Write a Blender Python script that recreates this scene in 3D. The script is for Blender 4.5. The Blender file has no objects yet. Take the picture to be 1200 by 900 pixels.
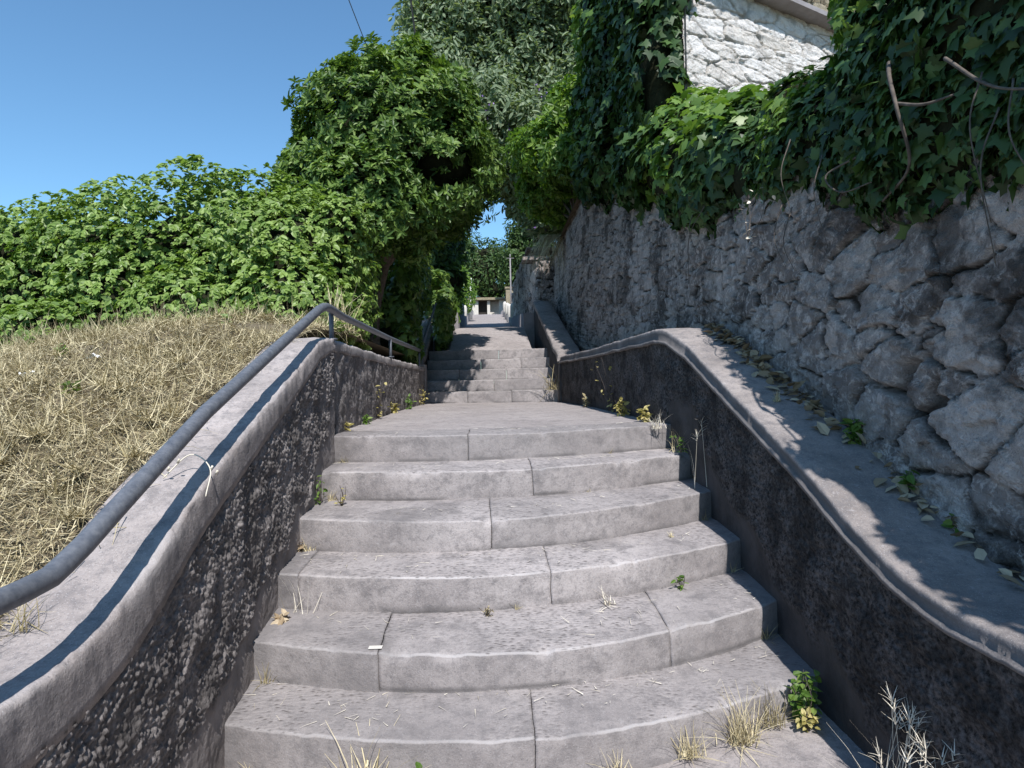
import bpy, math, random
import numpy as np
rng = np.random.default_rng(7)
random.seed(7)
SC = bpy.context.scene
COL = SC.collection
H = 0.17
EYE = 7.75 * H

# ------------------------------------------------------------------ noise
def _hash(ix, iy, iz, seed):
    h = (ix.astype(np.int64) * 374761393 + iy.astype(np.int64) * 668265263 + iz.astype(np.int64) * 2147483647 + seed * 974634777) & 0xFFFFFFFF
    h = ((h ^ (h >> 13)) * 1274126177) & 0xFFFFFFFF
    h = ((h ^ (h >> 16)) * 2246822519) & 0xFFFFFFFF
    h = h ^ (h >> 15)
    return (h & 0xFFFFFF) / float(0xFFFFFF)

def vnoise(x, y, z=None, seed=0):
    x = np.asarray(x, float); y = np.asarray(y, float)
    z = np.zeros_like(x) if z is None else np.asarray(z, float)
    ix, iy, iz = np.floor(x), np.floor(y), np.floor(z)
    fx, fy, fz = x - ix, y - iy, z - iz
    fx, fy, fz = [f * f * f * (f * (f * 6 - 15) + 10) for f in (fx, fy, fz)]
    r = 0
    for a in (0, 1):
        for b in (0, 1):
            for c in (0, 1):
                w = (fx if a else 1 - fx) * (fy if b else 1 - fy) * (fz if c else 1 - fz)
                r = r + w * _hash(ix + a, iy + b, iz + c, seed)
    return r * 2 - 1

def fbm(x, y, z=None, seed=0, octv=4, gain=0.5):
    r = 0; amp = 1.0; f = 1.0; tot = 0
    for o in range(octv):
        r = r + amp * vnoise(np.asarray(x) * f, np.asarray(y) * f, None if z is None else np.asarray(z) * f, seed + o * 17)
        tot += amp; amp *= gain; f *= 2.03
    return r / tot

def cells(u, v, su, sv, seed=0, jitter=0.85, weight=0.0):
    """jittered-grid Voronoi: first and second distance, cell random, offset from the cell centre"""
    U = u / su; V = v / sv
    iu, iv = np.floor(U), np.floor(V)
    f1 = np.full(U.shape, 9.0); f2 = f1.copy(); rid = np.zeros(U.shape); du = rid.copy(); dv = rid.copy()
    zz = np.zeros_like(iu)
    for a in (-2, -1, 0, 1, 2):
        for b in (-2, -1, 0, 1, 2):
            cu, cv = iu + a, iv + b
            px = cu + .5 + jitter * (_hash(cu, cv, zz, seed) - .5)
            py = cv + .5 + jitter * (_hash(cu, cv, zz, seed + 1) - .5)
            r = _hash(cu, cv, zz, seed + 2)
            d = np.hypot(U - px, V - py) - weight * r
            m = d < f1
            f2 = np.where(m, f1, np.minimum(f2, d))
            f1 = np.where(m, d, f1); rid = np.where(m, r, rid)
            du = np.where(m, U - px, du); dv = np.where(m, V - py, dv)
    return f1, f2, rid, du, dv

def sstep(a, b, x):
    t = np.clip((x - a) / (b - a), 0, 1)
    return t * t * (3 - 2 * t)

# ------------------------------------------------------------------ objects
def tag(o, label=None, cat=None, group=None, kind=None):
    if label: o['label'] = label
    if cat: o['category'] = cat
    if group: o['group'] = group
    if kind: o['kind'] = kind
    return o

def thing(name, label, cat, loc=(0, 0, 0), group=None):
    o = bpy.data.objects.new(name, None); COL.objects.link(o)
    o.location = loc; o.empty_display_size = .1
    return tag(o, label, cat, group)

def mk(name, V, F, mat, parent=None, smooth=True, attrs=None):
    """V (n,3); F: list of int arrays, each (m,k)"""
    V = np.asarray(V, np.float32).reshape(-1, 3)
    if isinstance(F, np.ndarray): F = [F]
    F = [np.asarray(f, np.int32) for f in F if len(f)]
    me = bpy.data.meshes.new(name)
    me.vertices.add(len(V)); me.vertices.foreach_set('co', V.ravel())
    idx = np.concatenate([f.ravel() for f in F])
    tot = np.concatenate([np.full(len(f), f.shape[1], np.int32) for f in F])
    st = np.concatenate([[0], np.cumsum(tot)[:-1]]).astype(np.int32)
    me.loops.add(len(idx)); me.loops.foreach_set('vertex_index', idx)
    me.polygons.add(len(tot)); me.polygons.foreach_set('loop_start', st); me.polygons.foreach_set('loop_total', tot)
    me.polygons.foreach_set('use_smooth', np.full(len(tot), smooth, bool))
    me.update(calc_edges=True)
    if attrs:
        for k, a in attrs.items():
            at = me.attributes.new(k, 'FLOAT', 'POINT'); at.data.foreach_set('value', np.asarray(a, np.float32).ravel())
    me.materials.append(mat)
    o = bpy.data.objects.new(name, me); COL.objects.link(o)
    if parent is not None:
        o.parent = parent
        off = np.array(parent.location) + (np.array(parent.parent.location) if parent.parent else 0)
        if np.any(off): me.vertices.foreach_set('co', (V - off.astype(np.float32)).ravel()); me.update()
    return o

def gridq(nu, nv, base=0, flip=False):
    i = np.arange(nu - 1)[:, None]; j = np.arange(nv - 1)[None, :]
    a = (i * nv + j).ravel() + base
    q = np.stack([a, a + nv, a + nv + 1, a + 1], 1)
    return q[:, ::-1] if flip else q

class Geo:
    def __init__(s): s.V = []; s.F = {}; s.n = 0
    def add(s, V, F):
        V = np.asarray(V, float).reshape(-1, 3)
        for f in (F if isinstance(F, list) else [F]):
            f = np.asarray(f, int)
            if len(f): s.F.setdefault(f.shape[1], []).append(f + s.n)
        s.V.append(V); s.n += len(V)
    def box(s, x0, x1, y0, y1, z0, z1):
        V = [(x, y, z) for x in (x0, x1) for y in (y0, y1) for z in (z0, z1)]
        s.add(V, np.array([(0, 1, 3, 2), (4, 6, 7, 5), (0, 4, 5, 1), (2, 3, 7, 6), (0, 2, 6, 4), (1, 5, 7, 3)]))
    def grid(s, P, flip=False):
        nu, nv = P.shape[:2]; s.add(P.reshape(-1, 3), gridq(nu, nv, 0, flip))
    def tube(s, pts, rad, n=8, cap=True):
        pts = np.asarray(pts, float); m = len(pts)
        rad = np.full(m, rad) if np.isscalar(rad) else np.asarray(rad, float)
        t = np.gradient(pts, axis=0); t /= np.linalg.norm(t, axis=1)[:, None] + 1e-9
        ref = np.array([0, 0, 1.]) if abs(t[:, 2]).max() < .9 else np.array([1., .3, 0])
        a = np.cross(t, ref); a /= np.linalg.norm(a, axis=1)[:, None] + 1e-9
        b = np.cross(t, a)
        th = np.linspace(0, 2 * math.pi, n, endpoint=False)
        V = pts[:, None] + rad[:, None, None] * (np.cos(th)[None, :, None] * a[:, None] + np.sin(th)[None, :, None] * b[:, None])
        q = []
        for i in range(m - 1):
            for j in range(n):
                q.append((i * n + j, i * n + (j + 1) % n, (i + 1) * n + (j + 1) % n, (i + 1) * n + j))
        V = V.reshape(-1, 3)
        tri = []
        if cap:
            V = np.vstack([V, pts[0], pts[-1]])
            for j in range(n):
                tri.append((m * n, (j + 1) % n, j)); tri.append((m * n + 1, (m - 1) * n + j, (m - 1) * n + (j + 1) % n))
        s.add(V, [np.array(q), np.array(tri)] if tri else [np.array(q)])
    def build(s, name, mat, parent=None, smooth=True):
        return mk(name, np.vstack(s.V), [np.vstack(f) for f in s.F.values()], mat, parent, smooth)

def smooth_path(pts, n=8):
    """Catmull-Rom through pts"""
    P = np.asarray(pts, float); P = np.vstack([2 * P[0] - P[1], P, 2 * P[-1] - P[-2]])
    out = []
    for i in range(1, len(P) - 2):
        for t in np.linspace(0, 1, n, endpoint=False):
            a, b, c, d = P[i - 1], P[i], P[i + 1], P[i + 2]
            out.append(.5 * (2 * b + (c - a) * t + (2 * a - 5 * b + 4 * c - d) * t * t + (3 * b - a - 3 * c + d) * t ** 3))
    out.append(P[-2]); return np.array(out)

# ------------------------------------------------------------------ materials
def new_mat(name):
    m = bpy.data.materials.new(name); m.use_nodes = True
    nt = m.node_tree; nt.nodes.clear()
    return m, nt
def N(nt, t, **kw):
    n = nt.nodes.new(t)
    for k, v in kw.items():
        if k.startswith('i_'):
            n.inputs[k[2:].replace('_', ' ')].default_value = v
        else: setattr(n, k, v)
    return n
def L(nt, a, b): nt.links.new(a, b)
def ramp(nt, src, stops):
    r = N(nt, 'ShaderNodeValToRGB'); e = r.color_ramp.elements
    while len(e) < len(stops): e.new(0.5)
    for k, (p, c) in enumerate(stops):
        e[k].position = p; e[k].color = (*c, 1) if len(c) == 3 else c
    L(nt, src, r.inputs[0]); return r.outputs[0]
def gray(v): return (v, v, v)
def mix(nt, fac, a, b, mode='MIX'):
    n = N(nt, 'ShaderNodeMix', data_type='RGBA', blend_type=mode)
    for sock, val in ((n.inputs[0], fac), (n.inputs[6], a), (n.inputs[7], b)):
        if hasattr(val, 'links'): L(nt, val, sock)
        else: sock.default_value = val if not isinstance(val, tuple) or len(val) == 4 else (*val, 1)
    return n.outputs[2]
def noise(nt, scale, detail=5, rough=.6, vec=None, dist=0):
    n = N(nt, 'ShaderNodeTexNoise'); n.inputs['Scale'].default_value = scale; n.inputs['Detail'].default_value = detail
    n.inputs['Roughness'].default_value = rough; n.inputs['Distortion'].default_value = dist
    if vec is None: vec = N(nt, 'ShaderNodeTexCoord').outputs['Object']
    L(nt, vec, n.inputs['Vector']); return n.outputs[0]
def voro(nt, scale, feature='F1', out='Distance', vec=None, rnd=1):
    n = N(nt, 'ShaderNodeTexVoronoi', feature=feature); n.inputs['Scale'].default_value = scale; n.inputs['Randomness'].default_value = rnd
    if vec is None: vec = N(nt, 'ShaderNodeTexCoord').outputs['Object']
    L(nt, vec, n.inputs['Vector']); return n.outputs[out]
def math_(nt, op, a, b=None):
    n = N(nt, 'ShaderNodeMath', operation=op)
    for i, v in enumerate((a, b)):
        if v is None: continue
        if hasattr(v, 'links'): L(nt, v, n.inputs[i])
        else: n.inputs[i].default_value = v
    return n.outputs[0]
def attr(nt, name): return N(nt, 'ShaderNodeAttribute', attribute_name=name).outputs['Fac']
def finish(nt, color, rough=.9, bump=None, bstr=.4, bdist=.01, spec=.25):
    p = N(nt, 'ShaderNodeBsdfPrincipled')
    if hasattr(color, 'links'): L(nt, color, p.inputs['Base Color'])
    else: p.inputs['Base Color'].default_value = (*color, 1)
    p.inputs['Specular IOR Level'].default_value = spec
    if hasattr(rough, 'links'): L(nt, rough, p.inputs['Roughness'])
    else: p.inputs['Roughness'].default_value = rough
    if bump is not None:
        b = N(nt, 'ShaderNodeBump'); b.inputs['Strength'].default_value = bstr; b.inputs['Distance'].default_value = bdist
        L(nt, bump, b.inputs['Height']); L(nt, b.outputs[0], p.inputs['Normal'])
    o = N(nt, 'ShaderNodeOutputMaterial'); L(nt, p.outputs[0], o.inputs[0]); return p

def concrete_mat(name, c0=(.262, .238, .235), c1=(.41, .376, .37), dark=.45, pit=True):
    m, nt = new_mat(name)
    a = noise(nt, 1.7, 6, .65); b = noise(nt, 9, 6, .7); c = noise(nt, 90, 3, .7); sp = noise(nt, 260, 2, .6); md = noise(nt, 26, 5, .7)
    col = mix(nt, ramp(nt, a, [(.35, gray(0)), (.65, gray(1))]), c0, c1)
    col = mix(nt, ramp(nt, b, [(.33, gray(1)), (.5, gray(0))]), col, mix(nt, min(1, dark + .2), col, (.12, .112, .115)))
    col = mix(nt, ramp(nt, c, [(.25, gray(.55)), (.5, gray(0)), (.72, gray(0)), (.85, gray(.3))]), col, (.16, .15, .155))
    col = mix(nt, ramp(nt, md, [(.36, gray(.5)), (.5, gray(0)), (.6, gray(0)), (.72, gray(.45))]), col, ramp(nt, md, [(.45, (.15, .142, .147)), (.55, (.46, .44, .45))]))
    col = mix(nt, ramp(nt, sp, [(.61, gray(0)), (.7, gray(.6))]), col, (.5, .49, .49))
    sp2 = noise(nt, 170, 2, .6)
    col = mix(nt, ramp(nt, sp2, [(.3, gray(.6)), (.38, gray(0))]), col, (.1, .095, .1))
    col = mix(nt, ramp(nt, attr(nt, 'wear_glint'), [(0, gray(0)), (1, gray(.6))]), col, (.5, .48, .48))
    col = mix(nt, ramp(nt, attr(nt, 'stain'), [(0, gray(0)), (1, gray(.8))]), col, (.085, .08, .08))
    col = mix(nt, math_(nt, 'MULTIPLY', attr(nt, 'tone'), .42), col, (.17, .16, .16))
    hgt = math_(nt, 'ADD', math_(nt, 'MULTIPLY', c, .5), b)
    if pit:
        sepn = N(nt, 'ShaderNodeSeparateXYZ'); L(nt, N(nt, 'ShaderNodeNewGeometry').outputs['True Normal'], sepn.inputs[0])
        pm = math_(nt, 'MULTIPLY', ramp(nt, noise(nt, 2.2, 3, .5), [(.4, gray(0)), (.54, gray(1))]), ramp(nt, sepn.outputs[2], [(.5, gray(0)), (.8, gray(1))]))
        mp = N(nt, 'ShaderNodeMapping'); mp.inputs['Scale'].default_value = (.42, 1.0, .8); L(nt, N(nt, 'ShaderNodeTexCoord').outputs['Object'], mp.inputs[0])
        pv = voro(nt, 72, vec=mp.outputs[0]); hgt = math_(nt, 'ADD', hgt, math_(nt, 'MULTIPLY', math_(nt, 'MULTIPLY', pv, pm), .9))
        col = mix(nt, math_(nt, 'MULTIPLY', math_(nt, 'MULTIPLY', ramp(nt, pv, [(.12, gray(1)), (.36, gray(0))]), pm), .9), col, (.1, .09, .088))
    finish(nt, col, .92, hgt, .55, .008)
    return m

def roughcast_mat(name, lump_dark, base, lump_light):
    m, nt = new_mat(name)
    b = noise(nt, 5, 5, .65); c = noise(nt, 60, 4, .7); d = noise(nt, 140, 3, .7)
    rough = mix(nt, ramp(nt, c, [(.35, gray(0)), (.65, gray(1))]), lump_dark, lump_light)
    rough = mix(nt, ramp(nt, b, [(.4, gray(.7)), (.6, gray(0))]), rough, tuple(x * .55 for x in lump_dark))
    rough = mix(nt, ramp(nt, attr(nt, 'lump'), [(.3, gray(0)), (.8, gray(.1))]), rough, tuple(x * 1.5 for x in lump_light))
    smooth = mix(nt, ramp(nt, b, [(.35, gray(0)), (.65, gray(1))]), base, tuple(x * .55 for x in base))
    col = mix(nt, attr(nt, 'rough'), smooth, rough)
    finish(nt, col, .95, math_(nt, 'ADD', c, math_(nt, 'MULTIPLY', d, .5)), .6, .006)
    return m

def masonry_mat(name, c0, c1, light, joint, lichen=.5, joint_amt=1.0, scale=1.0):
    m, nt = new_mat(name)
    tc = N(nt, 'ShaderNodeTexCoord').outputs['Object']
    a = noise(nt, 7 * scale, 6, .7, tc); b = noise(nt, 30 * scale, 5, .7, tc); c = noise(nt, 120 * scale, 3, .7, tc)
    col = mix(nt, attr(nt, 'stone'), c0, c1)
    col = mix(nt, ramp(nt, a, [(.38, gray(.55)), (.5, gray(0))]), col, tuple(x * .4 for x in c0))
    col = mix(nt, ramp(nt, noise(nt, 17 * scale, 7, .75, tc, .8), [(.5, gray(0)), (.62, gray(lichen))]), col, light)
    col = mix(nt, ramp(nt, c, [(.3, gray(.4)), (.48, gray(0))]), col, tuple(x * .5 for x in c0))
    col = mix(nt, ramp(nt, noise(nt, 3.1, 3, .5, tc), [(.62, gray(0)), (.75, gray(.5))]), col, (.11, .085, .045))
    if lichen > .8:
        col = mix(nt, ramp(nt, noise(nt, 1.5, 6, .72, tc, .4), [(.5, gray(0)), (.6, gray(.72))]), col, (.03, .026, .024))
        col = mix(nt, ramp(nt, noise(nt, 5.5, 6, .75, tc, .6), [(.6, gray(0)), (.66, gray(.7))]), col, light)
    col = mix(nt, math_(nt, 'MULTIPLY', attr(nt, 'joint'), joint_amt), col, joint)
    finish(nt, col, .95, math_(nt, 'ADD', b, math_(nt, 'MULTIPLY', c, .6)), 1.0, .025)
    return m

def leaf_mat(name, dark, mid, light, rough=.42, trans=.3, spec=.4, patch=1.2):
    m, nt = new_mat(name)
    r = N(nt, 'ShaderNodeNewGeometry').outputs['Random Per Island']
    pn = noise(nt, patch, 3, .6)
    f = math_(nt, 'ADD', math_(nt, 'MULTIPLY', r, .65), math_(nt, 'MULTIPLY', pn, .5))
    col = ramp(nt, f, [(.2, dark), (.55, mid), (.88, light)])
    p = N(nt, 'ShaderNodeBsdfPrincipled'); L(nt, col, p.inputs['Base Color'])
    p.inputs['Roughness'].default_value = rough; p.inputs['Specular IOR Level'].default_value = spec
    t = N(nt, 'ShaderNodeBsdfTranslucent')
    L(nt, mix(nt, 1.0, col, (1.5, 1.6, .7), 'MULTIPLY'), t.inputs[0])
    ms = N(nt, 'ShaderNodeMixShader'); ms.inputs[0].default_value = trans
    L(nt, p.outputs[0], ms.inputs[1]); L(nt, t.outputs[0], ms.inputs[2])
    o = N(nt, 'ShaderNodeOutputMaterial'); L(nt, ms.outputs[0], o.inputs[0])
    return m

def plain_mat(name, c0, c1, scale=20, rough=.8, bstr=.3, bdist=.004, spec=.3, island=False):
    m, nt = new_mat(name)
    n = noise(nt, scale, 5, .65)
    f = N(nt, 'ShaderNodeNewGeometry').outputs['Random Per Island'] if island else ramp(nt, n, [(.3, gray(0)), (.7, gray(1))])
    finish(nt, mix(nt, f, c0, c1), rough, n, bstr, bdist, spec)
    return m

M = dict(
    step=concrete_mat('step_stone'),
    coping=concrete_mat('coping_concrete', (.3, .267, .256), (.42, .378, .364), .4, False),
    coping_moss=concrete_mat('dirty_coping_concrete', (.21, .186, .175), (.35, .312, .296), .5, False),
    floor=concrete_mat('landing_concrete', (.28, .25, .242), (.36, .325, .315), .3, False),
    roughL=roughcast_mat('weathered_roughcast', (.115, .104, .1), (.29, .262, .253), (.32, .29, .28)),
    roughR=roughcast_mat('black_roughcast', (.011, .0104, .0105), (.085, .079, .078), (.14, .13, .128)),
    stone=masonry_mat('limestone_rubble', (.26, .222, .205), (.68, .6, .56), (.85, .76, .715), (.04, .033, .028), .85),
    house=masonry_mat('pale_rubble', (.74, .69, .63), (.9, .87, .84), (.92, .9, .88), (.4, .36, .31), .5, .5, .8),
    ochre=masonry_mat('ochre_rubble', (.34, .29, .2), (.48, .42, .31), (.55, .5, .4), (.14, .12, .09), .3),
    render=plain_mat('shaded_render', (.2, .185, .19), (.3, .28, .285), 6, .9, .5, .01),
    rail=plain_mat('grey_rail_paint', (.07, .08, .1), (.15, .16, .18), 45, .5, .3, .0015, .5),
    soil=plain_mat('dry_soil', (.085, .07, .042), (.18, .145, .095), 14, .95, .6, .02),
    straw=plain_mat('dry_straw', (.32, .265, .14), (.66, .58, .385), 8, .8, 0, .001, .2, True),
    strawdark=plain_mat('old_straw', (.15, .125, .06), (.42, .36, .22), 8, .85, 0, .001, .2, True),
    pale=plain_mat('bleached_stalk', (.5, .45, .36), (.75, .7, .6), 8, .8, 0, .001, .2, True),
    bark=plain_mat('bark', (.07, .055, .042), (.15, .12, .095), 25, .9, .7, .02),
    stem=plain_mat('woody_stem', (.06, .05, .043), (.15, .125, .105), 30, .9, .5, .006),
    core=plain_mat('foliage_inner_shade', (.012, .014, .008), (.03, .032, .018), 18, 1, .5, .03, .05),  # near-black colour for the shade deep inside hedges, ivy and crowns
    litter=plain_mat('dead_leaf', (.2, .14, .08), (.46, .38, .27), 8, .8, 0, .001, .2, True),
    paper=plain_mat('white_paper', (.75, .75, .74), (.85, .85, .84), 30, .7),
    bollard=plain_mat('pale_stone', (.5, .47, .42), (.68, .65, .6), 9, .85),
    metal=plain_mat('painted_pole', (.6, .6, .58), (.75, .75, .73), 9, .5),
    wire=plain_mat('black_cable', (.03, .03, .03), (.05, .05, .05), 9, .6),
    darkin=plain_mat('dark_doorway', (.03, .027, .024), (.05, .045, .04), 9, .9),
    purple=plain_mat('purple_blossom', (.16, .09, .3), (.3, .2, .45), 9, .6, 0, .001, .3, True),
    l_creeper=leaf_mat('creeper_leaf', (.085, .145, .03), (.17, .265, .058), (.28, .38, .105), .45, .3),
    l_laurel=leaf_mat('laurel_leaf', (.035, .075, .016), (.085, .155, .032), (.19, .28, .065), .48, .25, .35, .9),
    l_grey=leaf_mat('grey_tree_leaf', (.09, .135, .075), (.165, .225, .13), (.27, .33, .21), .55, .3, .3, .5),
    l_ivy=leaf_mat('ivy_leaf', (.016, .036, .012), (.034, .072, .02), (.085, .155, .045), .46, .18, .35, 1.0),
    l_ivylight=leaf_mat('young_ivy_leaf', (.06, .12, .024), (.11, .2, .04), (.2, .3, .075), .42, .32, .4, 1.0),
    l_shrub=leaf_mat('bright_shrub_leaf', (.06, .12, .02), (.115, .21, .035), (.21, .32, .06), .45, .35),
    l_far=leaf_mat('far_tree_leaf', (.025, .055, .016), (.05, .095, .026), (.1, .16, .045), .5, .25, .3, .3),
    l_weed=leaf_mat('weed_leaf', (.06, .12, .02), (.11, .2, .035), (.2, .28, .07), .5, .35),
    l_yellow=leaf_mat('yellowing_leaf', (.22, .19, .06), (.38, .33, .12), (.55, .48, .22), .6, .3),
)

# ------------------------------------------------------------------ profiles of the walls (y along the path)
ZL = ([-4, 1.25, 1.42, 1.67, 2.05, 2.82, 3.54, 3.75, 3.9, 9.7], [.73, .728, .735, .80, 1.0, 1.29, 1.56, 1.592, 1.6, 1.575])
ZR = ([-4, 1.5, 1.67, 1.82, 2.06, 2.5, 3.18, 4.17, 4.35, 9.2], [.68, .682, .683, .697, .773, .978, 1.24, 1.635, 1.655, 1.66])
def _sm(y, tab, w=.09):
    y = np.asarray(y, float); r = 0
    for d in np.linspace(-w, w, 7): r = r + np.interp(y + d, *tab)
    return r / 7
def _wv(y, a, b): return a + (b - a) * sstep(2.2, 3.2, np.asarray(y, float))
def zL(y): return _sm(y, ZL, _wv(y, .09, .03))
def zR(y): return _sm(y, ZR, _wv(y, .11, .035))
def xL(y): return np.interp(y, [-4, 3.88, 3.95, 6.9, 9.7], [-.92, -.92, -.945, -1.0, -.95])
def xR(y): return np.interp(y, [-4, 3.9, 4.3, 7.0, 9.2], [1.245, 1.245, 1.175, 1.165, 1.03])
NOS = [[(-.9, 2.21), (-.5, 2.1), (-.08, 2.05), (.49, 2.13), (1.23, 2.41)],
       [(-.91, 2.49), (-.59, 2.4), (-.3, 2.34), (.23, 2.35), (.67, 2.45), (1.25, 2.76)],
       [(-.92, 2.8), (-.34, 2.67), (.43, 2.78), (1.24, 3.14)],
       [(-.93, 3.13), (-.02, 2.99), (.53, 3.15), (1.26, 3.56)],
       [(-.91, 3.54), (-.33, 3.43), (.22, 3.5), (1.22, 3.9)],
       [(-.92, 3.87), (-.14, 3.76), (.46, 3.9), (1.16, 4.14)]]
POLY = [np.polyfit([p[0] for p in l], [p[1] for p in l], 2) for l in NOS]
UPY0 = 9.42
def nose(k, x):
    """front edge of step k (0..5 lower flight, 6..10 upper flight)"""
    x = np.asarray(x, float)
    if k < 6: return np.polyval(POLY[k], x)
    return UPY0 + .34 * (k - 6) - .22 * (x - .05) + .05 * x * x
def stair_z(y):
    """walking line height, for the wall faces"""
    return np.interp(y, [2.1, 2.4, 2.75, 3.1, 3.5, 3.85, 9.4, 9.41, 10.8], [0.02, .17, .34, .51, .68, 1.02, 1.02, 1.1, 1.87])

# ------------------------------------------------------------------ the stairs
def slab(G, k, x0, x1, depth, rise, res, seed, A, ztop, zbot):
    nu = max(6, int((x1 - x0) / res)); xs = np.linspace(x0, x1, nu)
    xs = np.concatenate([[x0], xs, [x1]])
    n_r, n_t = 13, max(8, int(depth / res / 1.3))
    rz = np.linspace(zbot, ztop - .008, n_r)
    prof = [(0.0, z, 0) for z in rz]
    for a in np.linspace(15, 75, 4):
        prof.append((.008 - .008 * math.cos(math.radians(a)), ztop - .008 + .008 * math.sin(math.radians(a)), 1))
    for t in np.concatenate([[.010, .014], np.linspace(.02, depth, n_t - 2)]): prof.append((t, ztop + rise * min(1, t / .32), 0))
    prof = np.array(prof)
    Xg, Tg = np.meshgrid(xs, prof[:, 0], indexing='ij'); Zg = np.broadcast_to(prof[:, 1], Xg.shape).copy()
    ed = np.broadcast_to(prof[:, 2], Xg.shape)
    Yg = nose(k, Xg) + Tg
    offy, offz = rng.uniform(-.004, .004), rng.uniform(-.003, .003)
    isr = np.broadcast_to(np.arange(len(prof)) < n_r, Xg.shape)
    n1 = fbm(Xg * 3, Yg * 3, Zg * 3, seed, 4); n2 = fbm(Xg * 24, Yg * 24, Zg * 24, seed + 5, 3)
    chip = sstep(.3, .75, fbm(Xg * 9, np.full_like(Xg, k * 3.1), Zg * 0, seed + 9, 4))
    near = np.exp(-((Tg) / .03) ** 2) * np.exp(-((Zg - ztop) / .03) ** 2)
    bite = np.clip(1 - np.hypot(Tg, ztop - Zg) / .036, 0, 1) * sstep(.12, .5, fbm(Xg * 6, np.full_like(Xg, k * 5.3), Zg * 0, seed + 19, 5, .6)) * .014
    wz = np.where(isr, sstep(ztop - .06, ztop - .008, Zg), 1.0); wy = np.where(isr, 1.0, 1 - sstep(.008, .06, Tg))
    Yg = Yg + offy + wy * (n1 * .006 + n2 * .003) + chip * near * .003 + bite
    Zg = Zg + offz + wz * (n1 * .005 + n2 * .0022) - bite - chip * near * .004 - .0015 * near * (1 + n1)
    # hollow worn by feet near the middle of each tread
    Zg = Zg - wz * .008 * np.exp(-((Xg - .15) / .45) ** 2) * np.exp(-(Tg / .18) ** 2)
    # the ends fold back into the joint
    for e in (0, -1):
        Yg[e] += np.where(isr[e], .03, 0); Zg[e] -= np.where(isr[e], 0, .012); Xg[e] += (.002 if e == 0 else -.002)
    for j in (1, -2):
        Yg[j] += np.where(isr[j], .0015, 0); Zg[j] -= np.where(isr[j], 0, .001)
    Xg = Xg + .007 * fbm(Yg * 7, Zg * 7, None, 600 + k, 3)
    P = np.stack([Xg, Yg, Zg], 2); G.grid(P)
    wear_glint = ed * (.35 + .65 * sstep(-.25, .35, fbm(Xg * 4, np.full_like(Xg, k * 1.7), None, seed + 3, 3))) * (1.0 if k < 3 else .35)  # worn nosing plus the bright line of caught sun, both in the colour
    wear_glint = np.maximum(wear_glint, .3 * np.exp(-((Tg - .01) / .012) ** 2) * ~isr * sstep(0., .5, n1 + .1))
    zb = k * H + ([0, .026, .022, .018, .012, .01][k] if k < 6 else 0) + .004
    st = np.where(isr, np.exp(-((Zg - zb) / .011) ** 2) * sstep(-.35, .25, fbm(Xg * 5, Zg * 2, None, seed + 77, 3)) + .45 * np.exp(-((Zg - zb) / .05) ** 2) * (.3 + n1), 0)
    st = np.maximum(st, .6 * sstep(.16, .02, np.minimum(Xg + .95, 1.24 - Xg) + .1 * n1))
    st = np.maximum(st, np.where(isr, 0, .5 * sstep(.2, .6, fbm(Xg * 2.2, Yg * 2.2, None, seed + 78, 4)))) ; A.setdefault('tone', []).append(np.clip(rng.random() + .9 * fbm(Xg * 1.6, Yg * 1.6, Zg * 2, seed + 5, 4), 0, 1).ravel())
    st = st + np.where(isr, 0, np.exp(-((Tg - depth) / .05) ** 2) * .0)
    A['wear_glint'].append(wear_glint.ravel()); A['stain'].append(np.clip(st, 0, 1).ravel())

def flight(name, label, ks, joints, xl, xr, res):
    t = thing(name, label, 'staircase', (.1, float(nose(ks[0], .1)), (ks[0]) * H))
    for i, k in enumerate(ks):
        ztop = (k + 1) * H; rise = [.026, .022, .018, .012, .01, 0][k] if k < 6 else .0
        if k == ks[-1]: depth = .36
        else:
            xx = np.linspace(xl, xr, 30); depth = float((nose(k + 1, xx) - nose(k, xx)).max()) + .05
        G = Geo(); A = dict(wear_glint=[], stain=[])
        xs = [xl] + joints[i] + [xr]
        for a, b in zip(xs[:-1], xs[1:]):
            slab(G, k, a + .0012, b - .0012, depth, rise, res, 31 * k + int(a * 50) + 400, A, ztop, k * H - .03)
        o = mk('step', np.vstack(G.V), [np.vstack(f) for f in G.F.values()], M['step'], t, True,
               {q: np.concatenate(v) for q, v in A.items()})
    return t
flight('stone_staircase', 'lower flight of six broad bowed grey stone steps in full sun between the parapets', range(6),
       [[.13], [-.42, .69], [-.83, .25], [0.0], [.235], [-.12]], -.955, 1.29, .0115)
flight('stone_staircase', 'small flight of five grey stone steps beyond the landing, partly in tree shade', range(6, 11),
       [[-.3, .35], [.1], [-.45, .3], [-.1, .55], [.2]], -1.0, 1.06, .03)

# ------------------------------------------------------------------ ground, landing, path
def sheet(name, xs, ys, zf, mat, kind='structure', parent=None, attrs=False):
    X, Y = np.meshgrid(xs, ys, indexing='ij'); Z = zf(X, Y)
    o = mk(name, np.stack([X, Y, Z], 2), gridq(len(xs), len(ys)), mat, parent, True)
    if kind: tag(o, kind=kind)
    return o
sheet('ground', np.linspace(-400, 400, 30), np.linspace(-300, 900, 40), lambda x, y: 0 * x - .6, M['soil'])
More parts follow.
